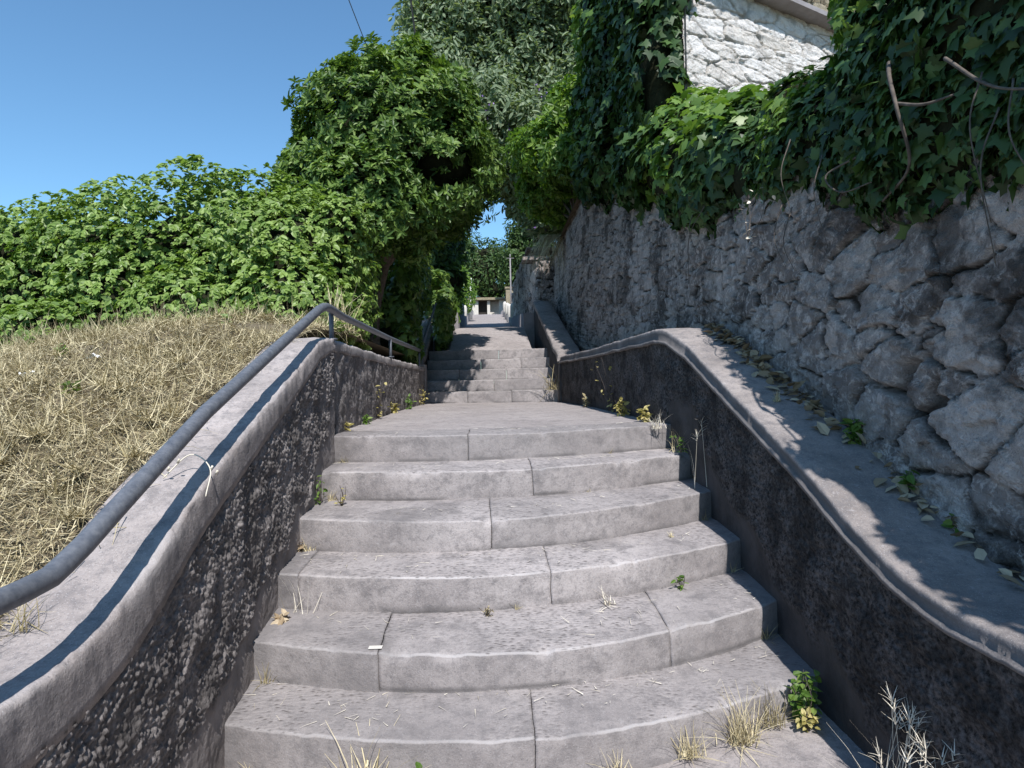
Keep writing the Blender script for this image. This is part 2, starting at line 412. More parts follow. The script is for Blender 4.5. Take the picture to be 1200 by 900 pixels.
# lower landing where the camera stands
sheet('lower_landing', np.linspace(-.96, 1.3, 120), np.concatenate([np.linspace(-4, 1, 20), np.linspace(1.02, 2.75, 110)]),
      lambda x, y: .012 + .03 * sstep(.3, 1.2, x) + .008 * fbm(x * 4, y * 4, None, 3, 4) + .003 * fbm(x * 25, y * 25, None, 9, 2), M['floor'])
X, T = np.meshgrid(np.linspace(-1.03, 1.24, 110), np.linspace(0, 1, 160), indexing='ij')
Y = (nose(5, X) + .345) * (1 - T) + (nose(6, X) + .05) * T
Z = 6 * H - .003 + .006 * fbm(X * 2, Y * 2, None, 4, 4) + .002 * fbm(X * 20, Y * 20, None, 5, 2)
tag(mk('landing', np.stack([X, Y, Z], 2), gridq(110, 160), M['floor']), kind='structure')
PY = [10.9, 11.2, 13.5, 13.52, 22, 31, 34, 60]; PZ = [1.865, 1.868, 2.44, 2.46, 3.22, 4.5, 4.75, 6]
def path_z(y): return np.interp(y, PY, PZ)
ys = np.concatenate([np.linspace(11.0, 14, 60), np.linspace(14.1, 60, 120)])
sheet('path', np.linspace(-.66, .8, 30), ys, lambda x, y: path_z(y) + .012 * fbm(x * 2, y * 2, None, 8, 4) + .1 * (y > 21.7), M['floor'])

def bank_z(x, y):
    z = np.interp(y, [-6, 1.2, 1.5, 2.05, 2.8, 3.6, 4.3, 5.5, 9.5, 14, 30, 90], [.66, .69, .73, .97, 1.27, 1.54, 1.70, 1.74, 1.72, 2.3, 4.5, 10])
    out = np.clip(-1.15 - x, 0, None)
    z = z + .05 * sstep(.05, .5, out) * (y < 5) - .17 * np.clip(out - .9, 0, 2.6) - .015 * np.clip(out - 4, 0, 60)
    z = z + .045 * fbm(x * 1.6, y * 1.6, None, 21, 4) * sstep(.0, .35, out) + .018 * fbm(x * 7, y * 7, None, 22, 3) * sstep(.03, .2, out)
    return z
xs = np.concatenate([np.linspace(-120, -8, 30), np.linspace(-7.8, -1.13, 130)])
ys = np.concatenate([np.linspace(-30, .3, 20), np.linspace(.4, 7, 150), np.linspace(7.3, 100, 50)])
sheet('bank', xs, ys, bank_z, M['soil'])
def hill_z(x, y):
    return np.interp(y, [-6, 2.5, 4, 6, 9.8, 20, 60], [2.45, 2.5, 2.7, 3.2, 4.1, 4.4, 8]) + .06 * np.clip(x - 2, 0, 40)
sheet('hillside', np.linspace(1.95, 120, 50), np.linspace(-30, 100, 90), lambda x, y: hill_z(x, y) - .06 + .05 * fbm(x, y, None, 6, 3), M['soil'])

# ------------------------------------------------------------------ parapets
def wall_face(ys, zlo, zhi, xf, sign, res, seed, amp, smooth_h):
    """roughcast face; sign = +1 when it faces +x"""
    nv = int(max((zhi - zlo)) / res); V = np.linspace(0, 1, nv)
    Yg, Tg = np.meshgrid(ys, V, indexing='ij')
    lo = np.asarray(zlo)[:, None]; hi = np.asarray(zhi)[:, None]
    Zg = lo + (hi - lo) * Tg
    Xg = np.asarray(xf)[:, None] + 0 * Yg
    hgt = Zg - stair_z(Yg)
    edge = .12 * fbm(Yg * 4, Zg * 4, None, seed, 4)
    rough = sstep(smooth_h - .04, smooth_h + .05, hgt + edge)
    f1, f2, r, _, _ = cells(Yg + .004 * vnoise(Yg * 90, Zg * 90, None, seed), Zg, .0135, .0155, seed, .95)
    clump = sstep(-.6, .1, fbm(Yg * 14, Zg * 14, None, seed + 4, 3))
    lump = np.clip(1.05 - f1 * 1.25, 0, 1) ** .7 * (.3 + .7 * r) * (.4 + .6 * clump)
    d = rough * (lump * amp + .014 * fbm(Yg * 11, Zg * 11, None, seed + 7, 4)) + .006 * fbm(Yg * 5, Zg * 5, None, seed + 8, 4) + (1 - rough) * .002 * fbm(Yg * 40, Zg * 40, None, seed + 11, 3)
    return np.stack([Xg + sign * d, Yg, Zg], 2), dict(lump=lump * ((r * 37.7) % 1), rough=rough)

def coping(G, ys, zf, xf, width, sign, band, lip, seed, A, thick_out=.3):
    """swept coping: inner drip, rounded inner edge, top, outer edge. sign +1: inner side faces +x"""
    prof = []
    bands = np.asarray(band(ys))
    r = .022 if sign > 0 else .014
    pr = [(-.06, 1, 0), (lip, 1, 0), (lip + .001, .8, 0), (lip + .001, .55, 0), (lip, .35, 0)] if sign > 0 else [(-.06, 1.3, 0), (lip + .014, 1.25, 0), (lip + .012, 1.0, 0), (lip, .92, 0), (lip, .5, 0)]
    P = []
    for j in range(20):
        if j < 5:
            off = np.full(len(ys), pr[j][0]); dz = -bands * pr[j][1]
            if j == 4: dz = np.maximum(-bands * .4, -.05 + 0 * bands)
        elif j < 10:
            a = math.radians((j - 4) / 6 * 90)
            off = np.full(len(ys), lip - r + r * math.cos(a)); dz = np.full(len(ys), -r + r * math.sin(a))
        elif j < 18:
            t = (j - 9) / 8
            off = np.full(len(ys), lip - r - t * (width - r)); dz = np.full(len(ys), .004 * math.sin(t * 3.1))
        elif j == 18:
            off = np.full(len(ys), lip - width - .012); dz = np.full(len(ys), -.02)
        else:
            off = np.full(len(ys), lip - width - .012); dz = np.full(len(ys), -thick_out)
        P.append(np.stack([xf(ys) + sign * off, ys, zf(ys) + dz], 1))
    P = np.stack(P, 1)
    n1 = fbm(P[..., 0] * 4, P[..., 1] * 4, P[..., 2] * 4, seed, 4); n2 = fbm(P[..., 0] * 30, P[..., 1] * 30, P[..., 2] * 30, seed + 3, 3)
    m = np.ones(20); m[0] = 0
    n3 = fbm(P[..., 0] * 12, P[..., 1] * 12, P[..., 2] * 12, seed + 9, 3)
    em = np.zeros(20); em[4:11] = 1
    ch = em * sstep(.3, .7, n3) * (.01 if sign > 0 else .003)
    P[..., 2] += m * (.010 * n1 + .004 * n2 + .004 * n3) - ch; P[..., 0] += sign * (m * ((.009 * n1 + .005 * n2 + .003 * n3) if sign > 0 else (.005 * n1 + .0022 * n2)) - ch)
    G.grid(P, flip=(sign > 0))
    w = np.zeros(20); w[4:10] = .5 if sign > 0 else .0
    A['wear_glint'].append((w * sstep(-.3, .4, n1) + 0 * n1).ravel())
    s = np.zeros(20); s[1:5] = .5 if sign > 0 else .95; s[2] *= .5 if sign < 0 else 1
    A['stain'].append(np.clip(s * ((.7 if sign > 0 else 1.0) + 1.2 * n1), 0, 1).ravel())

def parapet(label, mat_face, mat_cop, side):
    sign = 1 if side == 'L' else -1
    zf, xf = (zL, xL) if side == 'L' else (zR, xR)
    yend = 9.7 if side == 'L' else 9.15
    band = (lambda y: np.interp(y, [1.0, 1.6, 2.3, 3.4, 3.9, 10], [.14, .155, .14, .11, .075, .07])) if side == 'L' else (lambda y: np.interp(y, [1.4, 2, 4, 10], [.05, .055, .075, .075]))
    t = thing('parapet_wall', label, 'parapet', (float(xf(2.0)), 2.0, 0))
    G = Geo(); A = {}
    for (a, b, res, hs) in (((-1.0, 3.92, .0052, .2), (3.92, yend, .012, -.3)) if side == 'L' else ((-1.0, 4.2, .0058, .13), (4.2, yend, .014, .05))):
        n = int((b - a) / res); y = np.linspace(a, b, n)
        if a < 0: y = np.concatenate([np.linspace(-4, .7, 40), np.linspace(.71, b, int((b - .7) / res))])
        P, at = wall_face(y, np.minimum(stair_z(y), zf(y) - .3) - .3, zf(y) - band(y) * (1 if sign > 0 else 1.2) + .01 + .014 * fbm(y * 9, y * 0, None, 4, 3), xf(y), sign, res, 11 if side == 'L' else 71, .016 if side == 'L' else .014, hs)
        G.grid(P, flip=(sign < 0))
        for q, v in at.items(): A.setdefault(q, []).append(v.ravel())
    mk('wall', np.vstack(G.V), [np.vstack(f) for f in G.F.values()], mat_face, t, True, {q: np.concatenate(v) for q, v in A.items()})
    G = Geo(); A = dict(wear_glint=[], stain=[])
    ys = np.concatenate([np.linspace(-4, .8, 30), np.linspace(.82, 4.6, 330), np.linspace(4.65, yend, 120)])
    coping(G, ys, zf, xf, .27 if side == 'L' else .36, sign, band, .012 if side == 'L' else .018, 5 if side == 'L' else 6, A, .35)
    mk('coping', np.vstack(G.V), [np.vstack(f) for f in G.F.values()], mat_cop, t, True, {q: np.concatenate(v) for q, v in A.items()})
    # end block of the landing stretch
    E_ = Geo()
    x0 = float(xf(yend)); E_.box(min(x0 + sign * .02, x0 - sign * .3), max(x0 + sign * .02, x0 - sign * .3), yend - .02, yend + .22, .7, float(zf(yend)) + .03)
    E_.build('end_pier', mat_cop, t, False)
    return t
parapet('grey roughcast parapet with worn concrete coping and handrail beside the dry bank', M['roughL'], M['coping'], 'L')
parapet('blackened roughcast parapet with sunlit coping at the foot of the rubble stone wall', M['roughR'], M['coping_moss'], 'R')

# upper flight parapets
def upper_parapet(label, x0, x1, y0, y1, z0, z1, mat):
    t = thing('parapet_wall', label, 'parapet', ((x0 + x1) / 2, y0, 1.0))
    n = 40; ys = np.linspace(y0, y1, n); zz = np.linspace(z0, z1, n)
    def ring(xa, xb, lo, hi, s):
        P = []
        for y, a, b in zip(ys, lo, hi):
            P.append([(xa, y, a), (xa, y, (a + b) / 2), (xa, y, b - .02), (xa + .02, y, b), ((xa + xb) / 2, y, b + .004), (xb - .02, y, b), (xb, y, b - .02), (xb, y, a), (xa, y, a)])
        P = np.array(P); P[..., 0] += .02 * fbm(P[..., 1] * 4, P[..., 2] * 4, P[..., 0] * 4, s, 3); P[..., 2] += .02 * fbm(P[..., 1] * 3, P[..., 2], P[..., 0] * 4, s + 1, 3)
        G = Geo(); G.grid(P, True)
        for e in (0, -1): G.add(P[e][:8], np.array([list(range(8)) if e == 0 else list(range(7, -1, -1))]))
        return G
    ring(x0 + .02, x1 - .02, np.full(n, .6), zz - .07, 3).build('wall', mat, t)
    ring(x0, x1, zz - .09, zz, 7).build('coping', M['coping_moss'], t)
upper_parapet('short parapet block with sunlit coping climbing beside the upper steps', .99, 1.34, 8.95, 13.4, 1.69, 3.0, M['roughR'])
upper_parapet('dark parapet smothered in creeper beside the shaded upper steps', -1.3, -1.0, 9.9, 13.5, 1.6, 2.75, M['roughR'])
# low walls holding the far path
for (xa, xb, lab, za) in ((-1.0, -.66, 'low overgrown wall on the leafy side of the far path', .35), (.8, 1.1, 'low grey wall on the stone-wall side of the far path', .3)):
    G = Geo(); ys = np.linspace(13.45, 34, 60); zz = path_z(ys)
    P = np.stack([np.stack([np.full(60, x), ys, zz + d], 1) for x, d in ((xa, -1.2), (xa, za), (xb, za), (xb, -1.2), (xa, -1.2))], 1)
    P[..., 0] += .04 * fbm(P[..., 1] * 2, P[..., 2] * 2, P[..., 0], 31, 3); P[..., 2] += .05 * fbm(P[..., 1] * 1.5, P[..., 0], None, 33, 3)
    G.grid(P, True)
    for e in (0, -1): G.add(P[e][:4], np.array([[0, 1, 2, 3]]))
    tag(G.build('low_wall', M['render']), lab, 'wall')

# ------------------------------------------------------------------ masonry heightfields
def masonry(u, v, su, sv, seed, depth, chips=True, warp=.12, voids=None):
    wu = u + warp * su * fbm(u / su * 1.5, v / sv * 1.5, None, seed + 40, 3) * 1.6
    wv = v + warp * sv * fbm(u / su * 1.5, v / sv * 1.5, None, seed + 50, 3) * 1.6
    f1, f2, r, du, dv = cells(wu, wv, su, sv, seed, .95, .38)
    e = f2 - f1
    m = sstep(.015, .085, e)
    h = m * depth * (.5 + .6 * r) + .12 * depth * sstep(.05, .5, e)
    r2 = (r * 57.3) % 1; r3 = (r * 131.7) % 1
    h = h + m * depth * ((r2 - .5) * 1.3 * du + (r3 - .5) * 1.3 * dv)
    stone = r2.copy()
    joint = 1 - sstep(.025, .1, e)
    if chips:
        g1, g2, q, _, _ = cells(wu, wv, su * .3, sv * .34, seed + 7, .95, .2)
        cm = sstep(.06, .2, g2 - g1) * (1 - sstep(.06, .2, e)) * (q > .3)
        h = np.maximum(h, cm * depth * (.3 + .5 * q)); joint = joint * (1 - .85 * cm); stone = np.where(cm > .5, q, stone)
    k1, k2, kr, ku, kv = cells(wu + .02 * fbm(u * 20, v * 20, None, seed + 64, 2), wv, su * .42, sv * .42, seed + 65, .95, .3)
    ka, kb = (kr * 91.3) % 1, (kr * 173.9) % 1
    h = h + m * (.022 * ((ka - .5) * ku + (kb - .5) * kv) + .010 * ka + .008 * fbm(u * 6, v * 8, None, seed + 60, 4) + .009 * np.abs(fbm(u * 14, v * 22, None, seed + 61, 5, .6)) + .006 * fbm(u * 38, v * 48, None, seed + 63, 3))
    stone = np.clip(stone + .35 * (kb - .5), 0, 1)
    if voids is not None:
        vd = sstep(.05, .3, fbm(u * 2.6, v * 2.6, None, seed + 90, 3)) * (1 - sstep(.06, .24, e)) * voids
        h = h - .07 * vd; joint = np.maximum(joint, vd)
    h = h + .006 * fbm(u * 45, v * 45, None, seed + 62, 3)
    return h, stone, joint

def wall_top(y): return np.interp(y, [-6, 2.5, 4, 6, 9.8, 14, 20, 26], [2.5, 2.55, 2.78, 3.35, 4.3, 4.1, 3.9, 3.9])
t = thing('rubble_retaining_wall', 'tall rough rubble stone retaining wall in shade above the blackened parapet', 'stone wall', (1.6, 3, .5))
ys = [-4.0]
while ys[-1] < 21: ys.append(ys[-1] + (.08 if ys[-1] < .4 else .0115 * max(1, (max(ys[-1], .1) / 2.4) ** 1.5)))
ys = np.array(ys); nv = 250
Yg, Tg = np.meshgrid(ys, np.linspace(0, 1, nv), indexing='ij')
lo = np.interp(ys, [-6, 1.6, 4.2, 9, 11.2, 21], [.3, .3, 1.1, 1.3, 1.6, 2.4])[:, None]; Zg = lo + (wall_top(ys)[:, None] - lo) * Tg
hh, stn, jnt = masonry(Yg, Zg, .27, .17, 5, .02, True, .1, .8 * sstep(3.4, 2.0, Yg))
big = .03 * fbm(Yg * .8, Zg * .8, None, 77, 3)
Xw = 1.585 + .05 * (Zg - 1) - hh - big + np.interp(Yg, [-5, 8, 10, 20], [0, 0, -.12, -.22])
mk('masonry', np.stack([Xw, Yg, Zg], 2), gridq(len(ys), nv, 0, True), M['stone'], t, True, dict(stone=stn, joint=jnt))
G = Geo(); yy = np.linspace(-4, 21, 80)
P = np.stack([np.stack([np.full(80, 1.6 + o), yy, wall_top(yy) + dz], 1) for o, dz in ((-.06, -.04), (.0, .0), (.5, .02), (.55, -2.2))], 1)
P[..., 0] += np.interp(P[..., 1], [-5, 8, 10, 20], [0, 0, -.12, -.22]) + .08
P[..., 2] += .03 * fbm(P[..., 1] * 3, P[..., 0] * 3, None, 2, 3); G.grid(P, True)
G.build('wall_top', M['soil'], t)

# rough end of an older wall jutting towards the far path
G = Geo(); n = 70
ysb = np.linspace(14.3, 21, 120); tt = np.linspace(0, 1, 90)
Yg, Tg = np.meshgrid(ysb, tt, indexing='ij'); Zg = 1.7 + (np.interp(ysb, [14.3, 15, 17, 21], [4.0, 4.45, 4.7, 4.5])[:, None] - 1.7) * Tg
hh, stn, jnt = masonry(Yg, Zg, .4, .26, 91, .08)
Xg = 1.12 - .012 * (Yg - 14.3) ** 1.0 * 3 + .1 * Tg - hh
A1 = np.stack([Xg, Yg, Zg], 2)
xsb = np.linspace(0, .6, 60); X2, T2 = np.meshgrid(xsb, tt, indexing='ij'); Z2 = 1.7 + 2.3 * T2
h2, s2, j2 = masonry(X2, Z2, .4, .26, 95, .07)
A2 = np.stack([A1[0, :, 0][None, :] + X2, 14.3 - h2 * sstep(0, .05, X2), Z2 + X2 * 0], 2)
t = thing('old_stone_wall', 'dark crumbling stone wall end beside the far path', 'stone wall', (1.1, 14.3, 2))
mk('masonry', np.vstack([A1.reshape(-1, 3), A2.reshape(-1, 3)]), [gridq(120, 90, 0, True), gridq(60, 90, 120 * 90)], M['stone'], t, True,
   dict(stone=np.concatenate([stn.ravel(), s2.ravel()]), joint=np.concatenate([jnt.ravel(), j2.ravel()])))
G = Geo(); G.box(.85, 1.75, 14.35, 14.9, 4.05, 4.12); G.box(.95, 1.7, 14.5, 15.2, 4.3, 4.36); G.build('slate', M['stone'], t, False)

# house above the wall
t = thing('stone_house', 'sunlit pale rubble stone house standing above the ivy', 'house', (1.95, 6.0, 3))
cdir = np.array([.88, .47]); c0 = np.array([1.95, 6.0])
def facade(z0, z1, s0, s1, off, seed, mat, name, su, sv, nu, nv, depth=.05, batter=.03):
    S, Zz = np.meshgrid(np.linspace(s0, s1, nu), np.linspace(z0, z1, nv), indexing='ij')
    h, st, jt = masonry(S + Zz * .05, Zz + .1 * S * 0, su, sv, seed, depth, False, .09)
    nrm = np.array([.47, -.88])
    o = h + off - batter * (Zz - 2.5)
    lean = .22 * (5.2 - Zz) * (1 - S / 6) * .0
    P = np.stack([c0[0] + cdir[0] * S + nrm[0] * o - .0 * Zz, c0[1] + cdir[1] * S + nrm[1] * o, Zz], 2)
    return mk(name, P, gridq(nu, nv, 0, True), mat, t, True, dict(stone=st, joint=jt))
facade(2.4, 5.23, 0, 6, 0, 120, M['house'], 'wall', .42, .13, 420, 330, .016)
facade(5.27, 8.2, .02, 6, .05, 140, M['ochre'], 'upper_wall', .35, .16, 200, 120)
G = Geo()
P = [c0 + cdir * 0, c0 + cdir * 6, c0 + cdir * 6 + np.array([-.47, .88]) * 5, c0 + np.array([0.02, 4.0])]
V = [(*p, z) for z in (2.3, 8.3) for p in P]
G.add(V, np.array([(1, 2, 6, 5), (2, 3, 7, 6), (3, 0, 4, 7), (4, 5, 6, 7)])); G.build('side_wall', M['render'], t, False)
G = Geo(); nr = np.array([.47, -.88])
a0, a1 = c0 + cdir * -.04 + nr * .12, c0 + cdir * 6 + nr * .12; b0, b1 = c0 - nr * .1, c0 + cdir * 6 - nr * .1
V = [(*p, z) for z in (5.225, 5.275) for p in (a0, a1, b1, b0)]
G.add(V, np.array([(3, 2, 1, 0), (4, 5, 6, 7), (0, 1, 5, 4), (1, 2, 6, 5), (2, 3, 7, 6), (3, 0, 4, 7)])); G.build('string_course', M['render'], t, False)
pk = P + [None]
G = Geo(); cen = sum(P[:4]) / 4
Vr = [(*(cen + (p - cen) * 1.07), 8.28) for p in P[:4]] + [(*cen, 9.6)]
G.add(Vr, [np.array([(0, 1, 4), (1, 2, 4), (2, 3, 4), (3, 0, 4)]), np.array([(3, 2, 1, 0)])]); G.build('roof', M['ochre'], t, False)

# ------------------------------------------------------------------ foliage
def norm(v): return v / (np.linalg.norm(v, axis=-1, keepdims=True) + 1e-9)
ELL = (np.array([(0, 0, 0), (.3, .2, .07), (.68, .17, .05), (1, 0, -.06), (.68, -.17, .05), (.3, -.2, .07)]), [np.array([(0, 5, 4, 3), (0, 3, 2, 1)])])
BROAD = (np.array([(0, 0, 0), (.25, .3, .06), (.65, .24, .04), (1, 0, -.08), (.65, -.24, .04), (.25, -.3, .06)]), [np.array([(0, 5, 4, 3), (0, 3, 2, 1)])])
SLIM = (np.array([(0, 0, 0), (.45, .11, .03), (1, 0, -.05), (.45, -.11, .03)]), [np.array([(0, 3, 2), (0, 2, 1)])])
_h = [(-.16, .15, .02), (-.07, .42, -.02), (.12, .35, .03), (.33, .6, -.03), (.47, .27, .03)]
IVY = (np.array([(.25, 0, .05), (0, 0, .02)] + _h + [(.98, 0, -.12)] + [(a, -b, c) for a, b, c in _h[::-1]]), [np.array([(0, i + 1, i) if i < 12 else (0, 1, 12) for i in range(1, 13)])])

def leaves(G, pos, nrm, tip, size, tmpl):
    """place a leaf at each pos: face along nrm, tip along tip"""
    T = norm(tip - (tip * norm(nrm)).sum(1, keepdims=True) * norm(nrm)); Nn = norm(nrm); B = np.cross(Nn, T)
    tv, tf = tmpl; k = len(tv); n = len(pos)
    size = np.broadcast_to(size, (n,))
    V = pos[:, None] + size[:, None, None] * (tv[None, :, 0:1] * T[:, None] + tv[None, :, 1:2] * B[:, None] + tv[None, :, 2:3] * Nn[:, None])
    F = [(f[None] + (np.arange(n) * k)[:, None, None]).reshape(-1, f.shape[1]) for f in tf]
    G.add(V.reshape(-1, 3), F)

def shell(blobs, n, inner=.25, nscale=1.6, namp=.22, seed=0, hole=.0, hscale=2.2, keep=None):
    """points through the outer shell of a union of ellipsoids; returns positions and outward normals"""
    B = np.array(blobs, float)
    area = B[:, 3] * B[:, 4] + B[:, 4] * B[:, 5] + B[:, 3] * B[:, 5]
    pick = rng.choice(len(B), size=int(n * 1.9), p=area / area.sum())
    d = norm(rng.normal(size=(len(pick), 3))); R = B[pick, 3:6]; C = B[pick, :3]
    surf = C + d * R
    k = 1 + namp * fbm(surf[:, 0] * nscale, surf[:, 1] * nscale, surf[:, 2] * nscale, seed, 3)
    k = k * (1 - inner * rng.random(len(k)) ** 1.6)
    p = C + d * R * k[:, None]
    ok = np.ones(len(p), bool)
    for j, b in enumerate(B):
        q = (((p - b[:3]) / b[3:6]) ** 2).sum(1)
        ok &= (q > .52) | (pick == j)
    if hole: ok &= fbm(p[:, 0] * hscale, p[:, 1] * hscale, p[:, 2] * hscale, seed + 30, 3) > -hole
    if keep is not None: ok &= keep(p)
    nn = norm(d / R)
    idx = np.where(ok)[0][:n]
    return p[idx], nn[idx]

def core(G, blobs, f=.8, seed=0, nscale=1.8):  # lumpy dark blobs that stand for the shaded inside of foliage
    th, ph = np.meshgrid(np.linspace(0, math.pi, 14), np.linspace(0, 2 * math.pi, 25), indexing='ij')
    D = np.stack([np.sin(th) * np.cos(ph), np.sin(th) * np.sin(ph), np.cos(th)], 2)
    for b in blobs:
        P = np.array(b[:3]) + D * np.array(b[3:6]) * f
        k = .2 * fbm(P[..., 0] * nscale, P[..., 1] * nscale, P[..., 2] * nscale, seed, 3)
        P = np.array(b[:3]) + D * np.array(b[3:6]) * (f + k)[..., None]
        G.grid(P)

def palmate(G, p, nn, size, droop=.55, nleaf=5):
    """creeper leaf: leaflets fanning from one point"""
    n = len(p)
    nrm = norm(nn * .8 + np.array([0, -.15, .55]) + rng.normal(size=(n, 3)) * .38)
    base = norm(np.cross(nrm, rng.normal(size=(n, 3)))) * .6 + np.array([0, -.1, -droop]) + nn * .3
    base = norm(base - (base * nrm).sum(1, keepdims=True) * nrm)
    side = np.cross(nrm, base)
    for a in np.linspace(-1.25, 1.25, nleaf):
        tip = base * math.cos(a) + side * math.sin(a)
        nl = norm(nrm + rng.normal(size=(n, 3)) * .18 + side * math.sin(a) * .25)
        leaves(G, p, nl, tip, size * rng.uniform(.75, 1.1, n) * (1 - .12 * abs(a)), BROAD)

def whorl(G, p, nn, size, nleaf=8, up=.5):
    """leafy shoot tip: leaves round an outward axis"""
    n = len(p)
    ax = norm(nn + np.array([0, 0, up]) + rng.normal(size=(n, 3)) * .35)
    s = norm(np.cross(ax, rng.normal(size=(n, 3)))); b = np.cross(ax, s)
    for i in range(nleaf):
        a = i * 2.4; lift = .25 + .6 * i / nleaf
        rad = s * math.cos(a) + b * math.sin(a)
        tip = norm(rad * (1 - lift * .6) + ax * lift + rng.normal(size=(n, 3)) * .15)
        nr = norm(ax - rad * .3 + rng.normal(size=(n, 3)) * .2)
        leaves(G, p + ax * (size * .5 * i / nleaf)[:, None] if not np.isscalar(size) else p + ax * (size * .5 * i / nleaf), nr, tip, size * rng.uniform(.7, 1.1, n), ELL)

def flat_leaves(G, p, nn, size, tmpl, jit=.45, down=.5, up=.35):
    n = len(p)
    nrm = norm(nn + np.array([0, 0, up]) + rng.normal(size=(n, 3)) * jit)
    tip = norm(np.array([0, 0, -down]) + rng.normal(size=(n, 3)) * .6)
    leaves(G, p, nrm, tip, size, tmpl)

# creeper hedge on the bank -----------------------------------------------------------------
t = thing('creeper_hedge', 'long sunlit hedge smothered in broad-leaved creeper behind the dry bank', 'hedge', (-3, 6.4, 1.7))
hb = []
for x, y, zt, ry in ((-9.0, 8.2, 3.55, 1.2), (-7.6, 7.6, 3.5, 1.1), (-6.3, 7.2, 3.42, 1.0), (-5.3, 6.9, 3.3, 1.0), (-4.4, 6.7, 3.3, .9), (-3.6, 6.5, 3.36, .95), (-2.9, 6.4, 3.4, .9), (-2.3, 6.4, 3.42, .95), (-1.85, 6.3, 3.35, .85), (-1.6, 6.4, 3.2, .5)):
    zb = 1.45; rz = (zt - zb) / 2
    hb.append((x, y, zb + rz, .75 if x > -5 else 1.0, ry, rz))
    if -6.5 < x < -1.6: hb.append((x + .3, y - .62 + rng.uniform(-.12, .12), 2.0 + rng.uniform(-.15, .2), .6, .5, .65))
hb = [(b[0] - (.15 if b[0] > -1.7 else 0), *b[1:3], min(b[3], .5) if b[0] > -1.7 else b[3], *b[4:]) for b in hb]
hb += [(-1.4, 6.2, 2.85, .32, .45, .35), (-4.6, 5.4, 1.7, .7, .6, .5), (-5.6, 5.6, 1.7, .8, .7, .6), (-3.7, 5.45, 1.75, .5, .4, .35)]
p, nn = shell(hb, 26000, .34, 1.5, .3, 1, .33, 1.5, lambda q: (q[:, 2] > bank_z(q[:, 0], q[:, 1]) - .05) & ((q[:, 1] < 7.6) | (q[:, 2] > 2.9)))
G = Geo(); palmate(G, p, nn, rng.uniform(.045, .085, len(p))); G.build('foliage', M['l_creeper'], t, False)
G = Geo(); core(G, hb, .62, 3); G.build('shade_core', M['core'], t)
G = Geo()
for i in range(60):
    k = rng.integers(len(p)); q = p[k]
    if q[2] > 2.9:
        h = rng.uniform(.12, .4); top = q + np.array([rng.normal() * .06, rng.normal() * .05, h])
        G = Geo(); G.tube([q - np.array([0, 0, .1]), (q + top) / 2 + rng.normal(size=3) * .015, top], [.004, .003, .0015], 4); G.build('stem', M['stem'], t)

# ground cover at hedge foot
G = Geo(); n = 9500
gx = rng.uniform(-6.5, -1.15, n); gy = rng.uniform(4.3, 5.9, n)
w = fbm(gx * 1.1, gy * 1.1, None, 55, 3); ok = (w + (gy - 5.1) * .8 - np.clip(gx + 2.4, -9, 0) * .5) > -.02
gx, gy = gx[ok], gy[ok]; p = np.stack([gx, gy, bank_z(gx, gy) + rng.uniform(0, .13, len(gx)) * sstep(4.4, 5.6, gy) + .01], 1)
flat_leaves(G, p, np.tile([0, -.25, 1.], (len(p), 1)), rng.uniform(.04, .09, len(p)), BROAD, .5, -.2)
tag(G.build('ground_cover', M['l_weed'], None, False), 'low bright green weeds carpeting the bank at the hedge foot', 'weeds', None, 'stuff')

# trees ----------------------------------------------------------------------------------------
def limb_tree(name, label, base, blobs, trunk_r, lean, mats, n, fn, group=None, inner_n=0, inner=.35, seed=0, hole=.2, namp=.3, nscale=1.3, corer=None):
    t = thing(name, label, 'tree', base, group)
    G = Geo(); b = np.array(base, float); top = b + np.array(lean)
    G.tube(smooth_path([b - np.array([0, 0, .3]), b + np.array(lean) * .4 + rng.normal(size=3) * .05, top]), np.linspace(trunk_r, trunk_r * .6, 17), 9)
    for bl in blobs:
        c = np.array(bl[:3]); mid = (top + c) / 2 + rng.normal(size=3) * .12
        G.tube(smooth_path([top - np.array(lean) * .15, mid, c]), np.linspace(trunk_r * .55, trunk_r * .15, 17), 6)
        for k in range(4):
            e = c + norm(rng.normal(size=3)) * np.array(bl[3:6]) * .75
            G.tube(smooth_path([c, (c + e) / 2 + rng.normal(size=3) * .06, e]), np.linspace(trunk_r * .15, .006, 17), 5)
    G.build('trunk', M['bark'], t)
    G = Geo(); p, nn = shell(blobs, n, inner, nscale, namp, seed, hole, 1.8); fn(G, p, nn)
    if inner_n:
        p, nn = shell([(q[0], q[1], q[2], q[3] * .68, q[4] * .68, q[5] * .68) for q in blobs], inner_n, .6, nscale, namp, seed + 3); fn(G, p, nn)
    G.build('crown', mats, t, False)
    if corer:
        G = Geo(); core(G, blobs, corer, seed + 8); G.build('crown_shade_core', M['core'], t)
    return t
lb = [(-2.3, 8.4, 3.75, .45, .5, .45), (-1.0, 8.4, 5.4, .35, .4, .35), (-1.75, 8.4, 5.15, .4, .4, .35), (-.35, 8.4, 5.05, .35, .4, .3), (-1.2, 8.3, 4.5, 1.15, 1.0, .95), (-.55, 8.4, 4.2, .75, .9, .8), (-1.95, 8.5, 4.0, .75, .8, .8), (-1.1, 8.5, 5.1, .7, .7, .62), (-1.0, 8.5, 3.6, .65, .95, .6), (-1.4, 8.0, 3.6, .8, .7, .7),
      (-.3, 8.7, 4.15, .5, .6, .55), (-1.15, 9.9, 4.5, .9, 1.0, .9), (-.75, 10.0, 4.1, .6, .8, .6), (-.3, 10.3, 4.65, .55, .7, .5), (-1.7, 8.5, 4.75, .6, .6, .6), (-.65, 8.6, 4.85, .55, .55, .5)]
